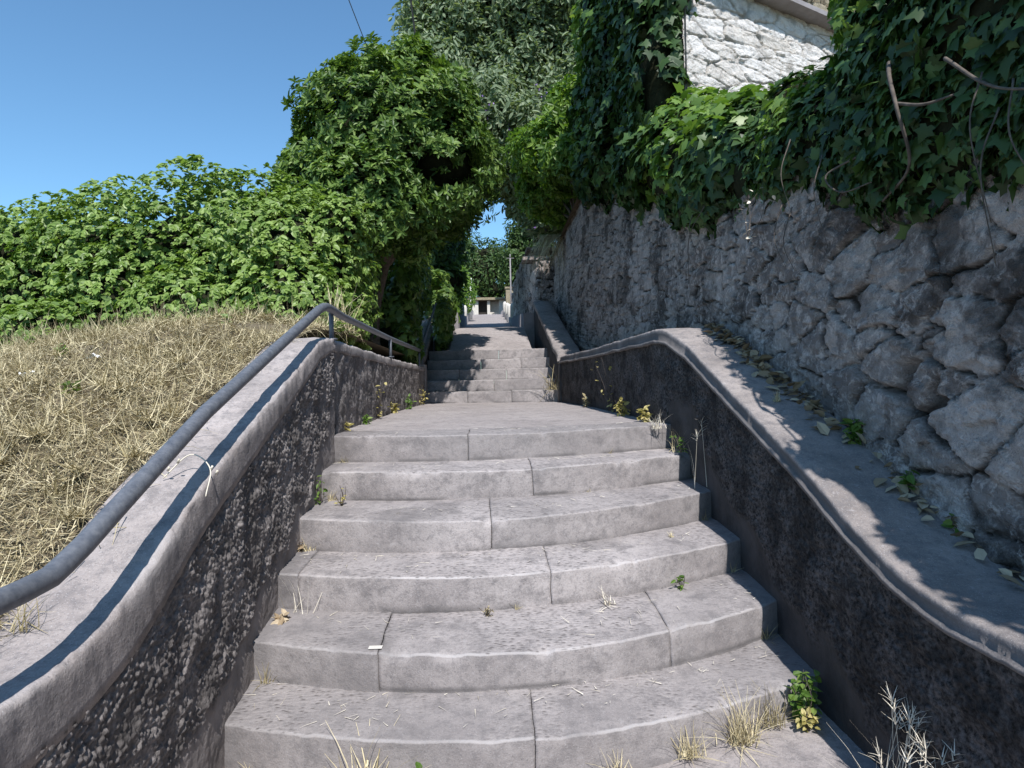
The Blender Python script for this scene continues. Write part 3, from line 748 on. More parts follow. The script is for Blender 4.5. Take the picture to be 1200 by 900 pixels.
limb_tree('laurel_tree', 'dense dark green rounded laurel tree overhanging the end of the landing', (-1.55, 8.9, 1.7), lb, .13, (.25, -.15, 1.5), M['l_laurel'], 9500,
          lambda G, p, nn: whorl(G, p, nn, rng.uniform(.07, .115, len(p)), 8), None, 1500, .34, 61, .26, .5, 2.3, .5)
# shaded branches and hanging strands beneath the laurel
gb = [(-.2, 22, 9.4, 2.2, 3.5, 2.6)]
gbk = [(-.8, 14.5, 6.6, 1.3, 1.6, 1.2), (.3, 14.8, 7.1, 1.4, 1.6, 1.4), (1.3, 14.6, 6.6, 1.3, 1.5, 1.3), (.95, 14.3, 6.1, .9, 1.2, .7), (1.6, 14.5, 5.5, .9, 1.1, .9), (2.3, 15, 7.6, 1.5, 1.6, 1.5), (-.2, 15.4, 8.3, 1.5, 1.6, 1.2), (1.2, 15.5, 8.6, 1.6, 1.6, 1.3), (2.9, 14.8, 6.2, 1.2, 1.3, 1.2), (-1.0, 14.6, 8.3, 1.0, 1.2, 1.0), (-.7, 14.9, 9.7, 1.1, 1.3, 1.1), (.8, 15, 10.2, 1.5, 1.5, 1.3), (2.2, 15.2, 10, 1.6, 1.5, 1.4)]
bt = limb_tree('jacaranda_tree', 'feathery grey-green tree with purple blossom rising behind the laurel', (2.1, 15.4, 4.2), gbk, .2, (-.5, -.2, 1.4), M['l_grey'], 26000,
          lambda G, p, nn: [flat_leaves(G, p + rng.normal(size=p.shape) * .07, nn, rng.uniform(.11, .2, len(p)), ELL, .8, .35) for _ in range(3)], None, 3500, .35, 81, .3, .4, 1.3, .6)
G = Geo(); p, nn = shell(gbk[:5], 420, .25, 1.3, .4, 81, -.05, 1.1, lambda q: q[:, 1] < 14.6)
for _ in range(6): flat_leaves(G, p + rng.normal(size=p.shape) * .05, nn, rng.uniform(.05, .08, len(p)), BROAD, .9, .2)
G.build('blossom', M['purple'], bt, False)

sb = [(1.2, 11.6, 5.4, .7, .9, .55), (1.5, 11.0, 5.0, .55, .8, .45), (1.15, 12.4, 5.0, .5, .8, .45), (1.75, 11.2, 5.9, .6, .8, .6), (1.5, 12.6, 4.75, .45, .7, .35)]
t = thing('overhanging_shrub', 'bright green shrub spilling over the far end of the rubble wall', 'shrub', (1.7, 11.6, 4.3))
p, nn = shell(sb, 3000, .4, 1.6, .35, 14, .15)
G = Geo(); whorl(G, p, nn, rng.uniform(.1, .16, len(p)), 6, .2); G.build('foliage', M['l_shrub'], t, False)
G = Geo()
for b in sb: G.tube(smooth_path([(1.7, 11.6, 4.2), (np.array([1.7, 11.6, 4.4]) + np.array(b[:3])) / 2 + rng.normal(size=3) * .1, b[:3]]), np.linspace(.04, .01, 17), 5)
G.build('stem', M['stem'], t)

# ivy ---------------------------------------------------------------------------------------------
def ivy(name, label, base, blobs, n, size, mat, seed, corer=.78, hole=.3, keep=None, wide=.3, light=None, inner=.2):
    t = thing(name, label, 'ivy', base)
    p, nn = shell(blobs, n, inner, 2.0, wide, seed, hole, 2.0, keep)
    G = Geo(); flat_leaves(G, p, nn, rng.uniform(size * .55, size * 1.3, len(p)), IVY, .4, .75, .3); G.build('foliage', mat, t, True)
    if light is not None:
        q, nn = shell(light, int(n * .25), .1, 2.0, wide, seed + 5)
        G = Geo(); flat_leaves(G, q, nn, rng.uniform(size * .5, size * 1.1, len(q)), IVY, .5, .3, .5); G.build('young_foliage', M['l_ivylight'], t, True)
    if corer: G = Geo(); core(G, blobs, corer, seed, 2.2); G.build('shade_core', M['core'], t)
    return t
ib = [(2.25, .2, 2.55, .6, .9, .6), (2.0, 1.3, 2.62, .62, .7, .68), (2.05, 2.0, 2.75, .66, .6, .72), (2.24, 2.7, 2.85, .6, .55, .66), (2.02, 3.3, 2.5, .45, .5, .42), (2.3, 1.6, 3.3, .7, .8, .6), (2.45, 2.6, 3.45, .65, .7, .6), (1.7, 1.5, 2.15, .2, .8, .32), (1.72, 2.5, 2.3, .22, .7, .34), (2.0, 3.9, 2.8, .4, .45, .4), (1.7, 3.4, 2.5, .2, .6, .3), (1.7, 4.0, 2.6, .2, .5, .3)]
ib = [(b[0] + .03, *b[1:]) for b in ib] + [(1.76, 1.95, 2.5, .29, .7, .5), (1.78, 1.2, 2.4, .3, .7, .5), (1.84, 2.7, 2.5, .28, .5, .42), (1.8, .5, 2.4, .3, .6, .5), (1.74, 1.5, 2.1, .26, .7, .4), (1.74, 2.2, 2.2, .25, .6, .38), (1.74, .9, 2.05, .26, .7, .4), (1.73, 1.75, 2.03, .22, .5, .28), (1.73, 1.3, 1.97, .22, .5, .28), (1.72, 2.3, 2.18, .2, .4, .25)]
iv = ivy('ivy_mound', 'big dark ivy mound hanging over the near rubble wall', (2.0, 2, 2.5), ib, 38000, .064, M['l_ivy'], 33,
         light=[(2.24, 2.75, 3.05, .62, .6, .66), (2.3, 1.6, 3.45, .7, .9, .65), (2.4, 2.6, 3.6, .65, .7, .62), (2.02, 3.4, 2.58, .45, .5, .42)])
G = Geo()
for pts, r in (([(1.5, 2.3, 2.46), (1.46, 2.24, 2.38), (1.42, 2.14, 2.22), (1.5, 2.2, 2.05), (1.53, 2.4, 1.98)], .009), ([(1.43, 2.16, 2.25), (1.45, 2.05, 2.2), (1.5, 1.98, 2.2)], .007),
               ([(1.52, 2.5, 2.2), (1.43, 2.62, 2.15), (1.45, 2.55, 2.06), (1.5, 2.42, 2.06)], .005), ([(1.45, 1.95, 2.3), (1.44, 1.75, 2.12), (1.5, 1.6, 2.05)], .006)):
    q = smooth_path(pts); G = Geo(); G.tube(q, np.linspace(r, r * .5, len(q)), 6); G.build('stem', M['stem'], iv)
for i in range(9):
    y = rng.uniform(1.6, 4.5); z = float(wall_top(y)) - rng.uniform(.1, .5); a = rng.normal(size=2) * .15
    q = smooth_path([(1.5, y, z), (1.44, y + a[0] * .5, z - .18), (1.48, y + a[0], z - rng.uniform(.3, .5))]); G = Geo(); G.tube(q, np.linspace(.004, .0015, len(q)), 4); G.build('stem', M['stem'], iv)
mb = [(1.95, 4.5, 2.8, .5, .5, .45), (1.95, 5.1, 3.0, .55, .5, .46), (1.9, 5.8, 3.3, .5, .6, .5), (1.66, 4.5, 2.74, .2, .6, .28), (1.66, 5.4, 3.1, .2, .6, .3), (2.2, 5.2, 3.2, .5, .5, .35)]
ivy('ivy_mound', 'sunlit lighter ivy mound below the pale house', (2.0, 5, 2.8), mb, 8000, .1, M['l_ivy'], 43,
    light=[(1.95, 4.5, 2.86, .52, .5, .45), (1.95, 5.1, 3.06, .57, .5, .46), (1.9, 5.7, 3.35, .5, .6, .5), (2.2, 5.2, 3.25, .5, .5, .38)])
tb = [(1.8, 6.35, 4.3, .3, .4, .9), (1.85, 6.3, 5.4, .28, .4, .8), (1.95, 6.7, 3.6, .45, .6, .7), (2.0, 7.2, 4.5, .5, .6, .9), (2.0, 7.4, 5.6, .5, .65, .9), (2.05, 7.5, 6.6, .55, .7, .9), (1.85, 8.2, 4.4, .45, .7, .9), (1.85, 8.6, 5.5, .45, .7, .9), (1.9, 8.8, 6.6, .5, .8, .9), (1.7, 9.5, 4.5, .35, .7, .6), (1.75, 9.6, 5.3, .4, .7, .7), (1.62, 6.8, 3.55, .2, .8, .33), (1.6, 8.3, 4.1, .2, .8, .33)]
ivy('ivy_column', 'tall dark ivy column climbing the shaded side of the house', (2, 7.5, 4), tb, 14000, .115, M['l_ivy'], 53, .6, .35, None, .3,
    [(1.72, 9.6, 5.0, .4, .7, .9), (1.85, 8.9, 6.2, .5, .8, .9), (1.95, 6.5, 3.75, .45, .5, .6)])
limb_tree('broadleaf_tree', 'unseen spreading tree added to shade the near ivy mound from behind the camera', (3.6, -.8, 2.4),  # out-of-view tree, added to cast shade on the ivy and near coping
          [(2.7, -.1, 4.9, .8, 1.0, .6), (3.4, -.7, 5.3, 1.1, 1.1, .8), (2.5, -1.0, 5.0, .8, .9, .6), (3.3, .5, 5.0, .8, .8, .6), (2.35, .5, 4.6, .5, .6, .35)], .12, (-.2, .1, 1.7), M['l_far'], 2600,
          lambda G, p, nn: flat_leaves(G, p, nn, rng.uniform(.12, .2, len(p)), ELL, .6, .4), None, 900, .4, 301, .15, .4, .9)
# creeper strands on the left of the upper steps, in the laurel's shade
cb = [(-1.25, 9.6, 2.6, .3, .5, .7), (-.8, 11.8, 2.4, .17, .5, .45), (-.8, 12.7, 2.75, .2, .5, .45), (-1.0, 13.6, 3.0, .35, .8, .7), (-1.9, 10.4, 2.5, .8, .4, 1.1), (-1.35, 10.8, 2.7, .3, .5, 1.0), (-1.3, 12.0, 3.3, .3, .8, .8), (-1.7, 8.6, 2.6, .3, .6, .9), (-1.15, 9.4, 1.9, .2, .5, .35)]
ivy('creeper_curtain', 'shaded creeper curtain hanging along the parapet of the upper steps', (-1.2, 10.5, 1.7), cb, 7000, .1, M['l_laurel'], 63, None, .3)
ivy('creeper_bush', 'dark leafy bush in deep shade behind the end of the handrail', (-1.55, 9.6, 1.7), [(-1.55, 9.6, 2.3, .5, .4, .7)], 1500, .1, M['l_laurel'], 64, .7, .4)
fb = [(-1.0, 15.4, 3.1, .38, .9, .55), (-1.05, 17.4, 3.35, .4, 1.0, .6)]
t = thing('fern_bush', 'pale green bush leaning over the left of the far path', 'bush', (-1.0, 16, 2.6))
p, nn = shell(fb, 1500, .4, 1.6, .3, 15); G = Geo(); flat_leaves(G, p, nn, rng.uniform(.1, .18, len(p)), ELL, .6, .5); G.build('foliage', M['l_shrub'], t, False)
fb = [(-.95, 24, 4.7, .55, 1.4, .8), (-1.2, 25, 5.3, .6, 1.4, .6)]
t = thing('sunlit_bush', 'yellow-green sunlit bush beside the far white posts', 'bush', (-.95, 24, 3.8))
p, nn = shell(fb, 1500, .4, 1.3, .3, 16); G = Geo(); flat_leaves(G, p, nn, rng.uniform(.14, .24, len(p)), ELL, .6, .4); G.build('foliage', M['l_shrub'], t, False)

far = [((-2.2, 27, 4.2), [(-2.2, 27, 7.0, 1.6, 1.8, 1.6), (-1.6, 26.5, 6.0, 1.0, 1.3, 1.0), (-2.9, 27, 8.2, 1.4, 1.6, 1.2)], 'dark tree leaning in from the bushes beside the far path'),
       ((-.2, 40, 5.5), [(-.3, 40, 8.0, 1.9, 2, 1.6), (.5, 41, 9.0, 1.6, 2, 1.4), (-1.2, 40.5, 9.3, 1.8, 2, 1.5), (.3, 40.0, 7.0, 1.5, 1.4, .8)], 'dark round tree closing the path above the small gatehouse'),
       ((2.4, 34, 5.0), [(1.9, 34, 7.8, 1.2, 1.6, 1.4), (2.6, 34, 9.0, 1.5, 1.6, 1.4), (1.5, 33.6, 6.7, .7, 1.1, .8)], 'green tree behind the thin grey lamp pole'),
       ((-5.5, 24, 3.8), [(-5.5, 24, 6.0, 2.2, 2.2, 1.6), (-4.0, 24.5, 6.4, 1.7, 2, 1.5)], 'dark green tree hidden mostly by the laurel'),
       ((-1.6, 17.5, 2.9), [(-1.5, 17.5, 4.7, .8, 1.2, .8), (-1.1, 18.5, 5.3, .8, 1.2, .7), (-2.0, 17.2, 5.6, 1.0, 1.2, .9), (-1.0, 17.0, 4.0, .5, .9, .4)], 'shaded tree arching over the left of the far path')]
for i, (b, bl, lab) in enumerate(far):
    limb_tree('broadleaf_tree', lab, b, bl, .14, (.1, 0, (bl[0][2] - b[2]) * .7), M['l_far'], 5200, lambda G, p, nn: flat_leaves(G, p, nn, rng.uniform(.15, .3, len(p)), ELL, .6, .4),
              'trees closing the far path', 1500, .4, 200 + i, .12, .35, .8, .6)

# ------------------------------------------------------------------ handrail
RX = -.93
t = thing('handrail', 'grey painted tubular handrail bending along the coping beside the dry bank', 'handrail', (RX, 2.0, 1.0))
G = Geo()
rp = [(RX, -2.0, .92), (RX, 1.30, .922)] + [(RX, y, z) for y, z in ((1.385, .926), (1.43, .94), (1.50, .965), (1.62, 1.017), (2.14, 1.236), (3.62, 1.745), (3.72, 1.77), (3.80, 1.778), (3.92, 1.775))] + [(-.955, 4.3, 1.776), (-1.0, 6.6, 1.792), (-.965, 9.2, 1.795)]
G.tube(rp, .0245, 14)
for j in (2, 3, 9): pass
G.build('rail', M['rail'], t)
G = Geo(); G.tube([(-.965, 9.2, 1.795), (-.96, 9.32, 1.82), (-.95, 9.5, 1.9), (-.9, 11.6, 2.75), (-.88, 12.2, 2.8)], .02, 10); G.build('upper_rail', M['rail'], t)
for (x, y, z0, z1) in ((-.94, 3.93, 1.57, 1.775), (-.965, 9.2, 1.5, 1.8), (-.985, 6.6, 1.57, 1.78), (RX, .3, .7, .92), (-.95, 11.6, 1.8, 2.75)):
    G = Geo(); G.tube([(x, y, z0), (x, y, z1)], .015, 10); G.tube([(x, y, z0 + .025), (x, y, z0 + .034)], .035, 12); G.build('post', M['rail'], t)

# ------------------------------------------------------------------ dry grass on the bank
def ribbons(G, base, dirv, length, width, curl, seg=3):
    """flat curved blades: base (n,3), dirv unit (n,3)"""
    n = len(base); side = norm(np.cross(dirv, np.array([0, 0, 1.]) + rng.normal(size=(n, 3)) * .3)); dn = np.cross(side, dirv)
    V = []
    for i in range(seg + 1):
        s = i / seg
        c = base + dirv * (length * s)[:, None] + dn * (curl * length * s * s)[:, None]
        w = (width * (1 - s * .85) * .5)[:, None]
        V += [c - side * w, c + side * w]
    V = np.stack(V, 1)
    f = np.array([(2 * i, 2 * i + 1, 2 * i + 3, 2 * i + 2) for i in range(seg)])
    G.add(V.reshape(-1, 3), (f[None] + (np.arange(n) * (2 * seg + 2))[:, None, None]).reshape(-1, 4))

def bank_straw(n, mat, name, label, lmin, lmax, seed, lift):
    y = .6 + 5.2 * rng.random(n * 2) ** 1.25; x = -1.07 - rng.random(n * 2) * (.6 + 1.0 * y)
    dens = 1.5 * fbm(x * 2.2, y * 2.2, None, 171, 4)
    edge = (-1.15 - .09 * fbm(y * 4, y * 0, None, 3, 4) - x)
    ok = (dens + rng.normal(size=2 * n) * .25 > -.4) & ((edge > 0) | (rng.random(2 * n) < .06))
    x, y = x[ok][:n], y[ok][:n]; m = len(x)
    ln = rng.uniform(lmin, lmax, m) * (.5 + .12 * y); th = rng.random(m) * 2 * math.pi; pt = np.clip(rng.normal(.05, lift, m), -.25, 1.2)
    d = np.stack([np.cos(th) * np.cos(pt), np.sin(th) * np.cos(pt), np.sin(pt)], 1)
    b = np.stack([x, y, np.maximum(bank_z(x, y), np.where(x > -1.2, zL(y) + .004, -9)) + rng.uniform(.002, .045, m)], 1)
    # rooted clumps: blades fan out of shared centres
    kc = rng.random(m) < .2; ci = rng.integers(0, m, 260)[rng.integers(0, 260, m)]
    fan = norm(d * np.array([.8, .8, 0]) + np.array([0, 0, .3]))
    b = np.where(kc[:, None], b[ci] + rng.normal(0, .012, (m, 3)) * np.array([1, 1, 0]), b); d = np.where(kc[:, None], fan, d)
    G = Geo(); ribbons(G, b, d, ln, rng.uniform(.0018, .0042, m) * (.7 + .2 * y), rng.normal(0, .6, m), 2)
    tag(G.build(name, mat, None, False), label, 'dry grass', None, 'stuff')
bank_straw(110000, M['straw'], 'mown_dry_grass', 'pale mown dry grass strewn thickly over the bank', .03, .13, 71, .24)
bank_straw(34000, M['strawdark'], 'rotting_dry_grass', 'darker matted old straw lying under the pale grass', .04, .16, 75, .12)

# ------------------------------------------------------------------ weeds, tufts, litter: one thing each
def tuft(label, loc, n, h, spread, mat, width=.004, curl=.35, group='dry grass tufts along the steps', name='grass_tuft', lean=(0, 0, 0), seeds=0):
    loc = np.array(loc, float); t = thing(name, label, 'grass tuft', loc, group)
    G = Geo(); th = rng.random(n) * 6.283; tilt = np.abs(rng.normal(0, spread, n)).clip(0, 1.35)
    d = norm(np.stack([np.sin(tilt) * np.cos(th), np.sin(tilt) * np.sin(th), np.cos(tilt)], 1) + np.array(lean))
    b = loc + np.stack([rng.normal(0, h * .16, n), rng.normal(0, h * .06, n), rng.uniform(-.012, 0, n)], 1)
    ln = h * rng.uniform(.45, 1.15, n)
    ribbons(G, b, d, ln, np.full(n, width) * rng.uniform(.6, 1.2, n), -np.abs(rng.normal(curl, .2, n)), 4)
    G.build('blade', M[mat], t, False).name = 'blades'
    if seeds:
        G = Geo()
        k = np.argsort(-ln)[:seeds]
        for i in k:
            side = norm(np.cross(d[i], np.array([0, 0, 1.]) + 1e-3)); dn = np.cross(side, d[i])
            tip = b[i] + d[i] * ln[i] * 1.02
            m = 14; s = rng.uniform(0, .065, m)
            dd = norm(d[i] * .9 + rng.normal(size=(m, 3)) * .28 + np.array([0, 0, -.3]))
            ribbons(G, tip + d[i] * s[:, None] - np.array([0, 0, .02]), dd, rng.uniform(.03, .06, m), np.full(m, .0035), rng.normal(-.2, .1, m), 2)
            G.tube([b[i], b[i] + d[i] * ln[i] * .5, tip], [.0014, .0012, .001], 4)
        G.build('seed_heads', M['pale'], t, False)
    return t
def weed(label, loc, n, h, size, mat, group='weeds rooted in the joints', name='weed', tmpl=BROAD, spread=.5, stems=5, cat='weed', face=(0, -.3, .8)):
    loc = np.array(loc, float); t = thing(name, label, cat, loc, group)
    G = Geo(); L_ = Geo()
    for s in range(stems):
        a = rng.random() * 6.283; q = loc + np.array([math.cos(a) * spread * h * rng.random(), math.sin(a) * spread * h * .5 * rng.random(), h * rng.uniform(.6, 1.1)])
        pth = smooth_path([loc, (loc + q) / 2 + rng.normal(size=3) * h * .08, q], 4); G.tube(pth, np.linspace(.0025, .001, len(pth)), 4)
        m = max(2, n // stems); k = rng.uniform(.15, 1.0, m); idx = (k * (len(pth) - 1)).astype(int)
        p = pth[idx] + rng.normal(size=(m, 3)) * h * .06
        flat_leaves(L_, p, np.tile(face, (m, 1)), rng.uniform(size * .6, size * 1.2, m), tmpl, .5, .2, .2)
    G.build('stem', M['stem'], t); L_.build('foliage', M[mat], t, False)
    return t
zt = lambda k: k * H
tuft('bleached straw clump at the foot of the lowest step, middle of the picture base', (-.42, 2.02, .015), 60, .19, .6, 'straw', .007)
weed('tiny green sprig at the foot of the lowest step beside the bleached straw', (-.24, 2.01, .015), 30, .1, .035, 'l_weed')
tuft('widest dry straw fringe at the right foot of the lowest step', (.86, 2.19, .05), 130, .17, .55, 'straw', .004)
tuft('thin dry straw fringe left of the widest one along the lowest step', (.66, 2.13, .045), 70, .12, .6, 'straw', .0035)
tuft('small flat dry straw clump on the ground below the lowest step', (.4, 2.05, .03), 50, .1, .8, 'straw', .004)
tuft('dry straw wisps against the riser where the lowest step curves right', (1.0, 2.27, .06), 70, .16, .5, 'strawdark', .004)
weed('bushy green weed at the right end of the lowest step', (1.13, 2.3, .05), 120, .17, .036, 'l_weed', stems=9)
weed('yellowing weed mixed in at the right end of the lowest step', (1.12, 2.24, .05), 40, .08, .03, 'l_yellow', stems=6)
tuft('wild barley clump with drooping pale seed heads below the black parapet', (1.12, 1.82, .04), 26, .24, .35, 'pale', .003, .5, 'wild barley by the black parapet', 'wild_barley', (0, 0, 0), 7)
tuft('shorter wild barley clump nearer the bottom of the black parapet', (1.16, 1.68, .04), 34, .2, .4, 'pale', .003, .5, 'wild barley by the black parapet', 'wild_barley', (.1, 0, 0), 7)
tuft('lone tall barley stalk leaning along the black parapet', (1.2, 1.6, .04), 7, .32, .25, 'pale', .003, .35, 'wild barley by the black parapet', 'wild_barley', (.25, 0, 0), 3)
tuft('dull dry grass mat under the barley at the wall foot', (1.15, 1.7, .04), 70, .08, .7, 'strawdark', .004)
tuft('straw clump lying on the second tread in front of the third riser', (.5, 2.7, .365), 30, .09, 1.0, 'pale', .006)
weed('dark withered sprig on the second tread, middle of the third riser', (-.02, 2.63, .36), 40, .035, .022, 'strawdark', stems=10, spread=1.8, tmpl=SLIM)
weed('small dark green sprig against the third riser near its right end', (.86, 2.86, .365), 24, .06, .03, 'l_weed', tmpl=ELL)
tuft('flat straw wisp against the fourth riser near its right end', (.9, 3.17, .525), 26, .035, 1.2, 'straw', .005)
weed('fresh green weed in the corner of the fifth step by the grey parapet', (-.9, 3.42, .69), 30, .14, .035, 'l_weed', tmpl=ELL)
weed('dry brown sprig standing on the fourth tread near the grey parapet', (-.77, 3.36, .69), 22, .1, .024, 'l_yellow')
weed('brown seedling in the corner of the fourth step by the grey parapet', (-.9, 3.1, .52), 26, .07, .026, 'litter')
tuft('long dry stalks leaning at the left end of the third step', (-.83, 2.72, .36), 9, .2, .35, 'pale', .003)
weed('curled dead leaves at the left end of the second tread', (-.86, 2.66, .355), 22, .025, .05, 'litter', spread=2.5, tmpl=ELL)
tuft('dusty grass clump beside the lowest step at the grey parapet foot', (-.88, 2.1, .015), 40, .07, .7, 'strawdark', .004)
tuft('bleached straw clump at the right end of the topmost step', (1.08, 4.06, 1.0), 46, .12, .5, 'pale', .005)
tuft('thin straw trailing down beside the fifth and sixth steps at the black parapet', (1.17, 3.95, .86), 22, .16, .6, 'straw', .004, .6)
weed('leafy sprig at the right end of the fifth step casting a small shadow', (1.17, 3.86, .86), 30, .12, .03, 'l_weed', tmpl=ELL)
tuft('single tall feather grass stalk against the black parapet beside the fifth step', (1.2, 3.6, .7), 3, .3, .12, 'pale', .003, .2, 'dry grass tufts along the steps', 'grass_tuft', (0, 0, 0), 2)
i = 0
for (x, y, n, h, mat, lab) in ((-.93, 4.25, 24, .06, 'l_yellow', 'low yellow weed at the near foot of the landing parapet'), (-.93, 4.9, 30, .07, 'l_weed', 'small green weed at the landing parapet foot with pale leaves'),
                             (-.95, 5.6, 20, .35, 'l_yellow', 'tall yellowed weed standing against the grey landing parapet'), (-.96, 6.6, 60, .14, 'l_yellow', 'yellowing weed row further along the grey landing parapet'),
                             (-.93, 7.6, 60, .16, 'l_weed', 'green weed patch near the far end of the grey landing parapet'), (-.9, 9.0, 50, .3, 'l_yellow', 'straggly yellow weed at the left corner of the upper steps')):
    weed(lab, (x, y, 1.02), n, h, .04, mat, 'weeds along the landing walls')
for (x, y, n, h, mat, lab) in ((1.1, 4.45, 60, .12, 'l_yellow', 'yellow weed clump near the topmost step on the dark parapet side'), (1.1, 5.2, 70, .16, 'l_yellow', 'dry yellow weed clump along the foot of the dark landing parapet'),
                             (1.12, 5.9, 26, .5, 'l_yellow', 'tallest flowering weed standing against the dark landing parapet'), (1.08, 7.0, 40, .15, 'strawdark', 'brown withered weed further along the dark landing parapet')):
    weed(lab, (x, y, 1.02), n, h, .045, mat, 'weeds along the landing walls')
tuft('dry grass clump hanging at the corner of the upper steps', (.93, 9.1, 1.2), 60, .35, .6, 'strawdark', .01, .8, 'dry grass by the upper steps')
tuft('straw-coloured grass tussock hanging from the rubble wall below the bright shrub', (1.36, 12.6, 4.2), 200, .75, .45, 'straw', .013, .5, 'hanging grass', 'grass_tussock', (-.35, -.35, -1.3))
for k, x, n, h, mat, lab in ((0, -.82, 20, .07, 'straw', 'dry wisp at the left foot of the lowest riser'), (1, 1.17, 24, .07, 'strawdark', 'dry wisp at the right end of the second riser'), (1, -.86, 24, .09, 'strawdark', 'dusty wisp at the left end of the second riser'),
                             (2, 1.19, 24, .06, 'straw', 'dry wisp at the right end of the third riser'), (3, -.87, 30, .08, 'straw', 'dry wisp at the left end of the fourth riser'), (3, 1.18, 22, .07, 'strawdark', 'dry wisp at the right end of the fourth riser'),
                             (4, -.86, 30, .08, 'straw', 'dry wisp at the left end of the fifth riser'), (5, -.86, 26, .06, 'strawdark', 'dry wisp at the left end of the topmost riser'), (5, .75, 12, .04, 'straw', 'thin wisp in the joint below the topmost riser'),
                             (4, .55, 12, .035, 'straw', 'thin wisp in the joint below the fifth riser'), (2, .1, 10, .03, 'strawdark', 'thin dark wisp in the joint below the third riser')):
    tuft(lab, (x, float(nose(k, x)) - .015, k * H + [0.015, .026, .022, .018, .012, .01][k]), n, h, .7, mat, .004)
# on the sunlit coping and in the wall above it
weed('fresh green nettle-like plant at the foot of the rubble wall on the coping', (1.53, 2.62, 1.03), 60, .13, .05, 'l_weed', 'plants on the coping', 'wall_plant')
weed('small green fern-like sprig low in the rubble wall', (1.53, 2.28, .9), 26, .07, .04, 'l_weed', 'plants on the coping', 'wall_plant')
weed('smallest green rosette near the bottom of the rubble wall', (1.55, 2.07, .8), 14, .045, .04, 'l_weed', 'plants on the coping', 'wall_plant')
tuft('yellow moss-like dry tuft on the sunlit coping', (1.4, 3.05, 1.2), 60, .05, .9, 'straw', .004, .4, 'plants on the coping')
weed('pale stem with white flower heads hanging in front of the rubble wall', (1.44, 3.45, 2.05), 18, .3, .03, 'pale', 'plants on the coping', 'flower_stem')
# leaf litter behind the coping
G = Geo(); n = 420; y = rng.uniform(1.6, 4.3, n); x = 1.55 - np.abs(rng.normal(0, .045, n)); ok = rng.random(n) < np.interp(y, [1.6, 2.6, 3.0, 3.9, 4.3], [.35, .4, 1, 1, .5]); x, y = x[ok], y[ok]
p = np.stack([x, y, zR(y) + .012 + rng.uniform(0, .03, len(x)) * sstep(1.46, 1.55, x)], 1)
flat_leaves(G, p, np.tile([0, 0, 1.], (len(p), 1)), rng.uniform(.03, .085, len(p)), BROAD, .5, 0, .3)
tag(G.build('leaf_litter', M['litter'], None, False), 'brown dead leaves gathered between the coping and the rubble wall', 'dead leaves', None, 'stuff')
# crumbs of straw on the treads
G = Geo(); n = 420; k = rng.integers(0, 6, n); x = rng.uniform(-.88, 1.18, n); yy = np.array([float(nose(a, b)) for a, b in zip(k, x)]) + .03 + .25 * rng.random(n) ** .6
b = np.stack([x, yy, (k + 1) * H + np.array([.026, .022, .018, .012, .01, 0])[k] * np.clip((yy - np.array([float(nose(a, c)) for a, c in zip(k, x)])) / .32, 0, 1) + .006], 1)
th = rng.random(n) * 6.283; ribbons(G, b, np.stack([np.cos(th), np.sin(th), np.full(n, .03)], 1), rng.uniform(.01, .06, n), rng.uniform(.0015, .004, n), rng.normal(0, .1, n), 2)
tag(G.build('straw_litter', M['pale'], None, False), 'scattered straw bits lying on the stone treads', 'straw litter', None, 'stuff')
# dry stems on the grey coping
tuft('dry weed sprawling over the bottom bend of the grey coping', (-1.1, 1.52, .77), 22, .13, 1.0, 'strawdark', .0035, .4, 'dry weeds on the grey coping')
t = tag(Geo() and (lambda G: (G.tube(smooth_path([(-1.05, 2.1, 1.03), (-.98, 2.14, 1.1), (-.9, 2.1, 1.06), (-.885, 2.03, .98)]), .0022, 5), [G.tube([(-1.05 + .16 * s, 2.1, 1.04 + .05 * math.sin(s * 3)), (-1.05 + .16 * s + .01, 2.09, 1.04 + .05 * math.sin(s * 3) + .012)], .004, 5) for s in (.1, .3, .95, 1.05)], G.build('dried_flower_stalk', M['pale']))[-1])(Geo()), 'single pale dried stem arching over the grey coping', 'dry stalk')
# sprouts and litter on the bank
for (x, y, lab) in ((-1.55, 1.62, 'green sprout patch on the bank beside the handrail bend'), (-2.0, 2.3, 'small green sprout low on the dry bank'), (-1.75, 2.75, 'green sprout on the bank near the middle of the handrail'),
                    (-2.75, 3.1, 'leafy sprout on the far left of the dry bank'), (-2.2, 3.4, 'dark green sprout below the crest of the dry bank'), (-2.1, 4.3, 'green sprout on the crest of the dry bank'), (-1.7, 4.25, 'upright sprout on the crest close to the grey coping'), (-2.9, 4.2, 'green sprout on the crest further from the coping')):
    weed(lab, (x, y, float(bank_z(np.array(x), np.array(y)))), 22, .08, .045, 'l_weed', 'sprouts on the dry bank', 'sprout', stems=4)
tuft('tan dried plant standing in front of the creeper hedge beside the handrail post', (-1.22, 5.3, 1.75), 60, .38, .3, 'straw', .012, .3, 'tall dry plants', 'dry_plant')
def scrap(label, loc, s, cat='litter', grp='paper scraps', flat=False):
    n = 7; u, v = np.meshgrid(np.linspace(-.5, .5, n), np.linspace(-.5, .5, n), indexing='ij')
    z = 0 * u if flat else .35 * fbm(u * 3 + loc[0] * 9, v * 3, None, 5, 2)
    P = np.stack([loc[0] + s * u, loc[1] + s * .6 * v, loc[2] + s * z], 2)
    tag(mk('mortar_patch' if flat else 'paper_scrap', P, gridq(n, n), M['bollard' if flat else 'paper'], None, False), label, cat, grp)
scrap('crumpled white paper scrap in the middle of the dry bank', (-1.95, 3.25, float(bank_z(np.array(-1.95), np.array(3.25))) + .03), .06)
scrap('crumpled white paper scrap further left on the dry bank', (-2.05, 2.95, float(bank_z(np.array(-2.05), np.array(2.95))) + .03), .07)
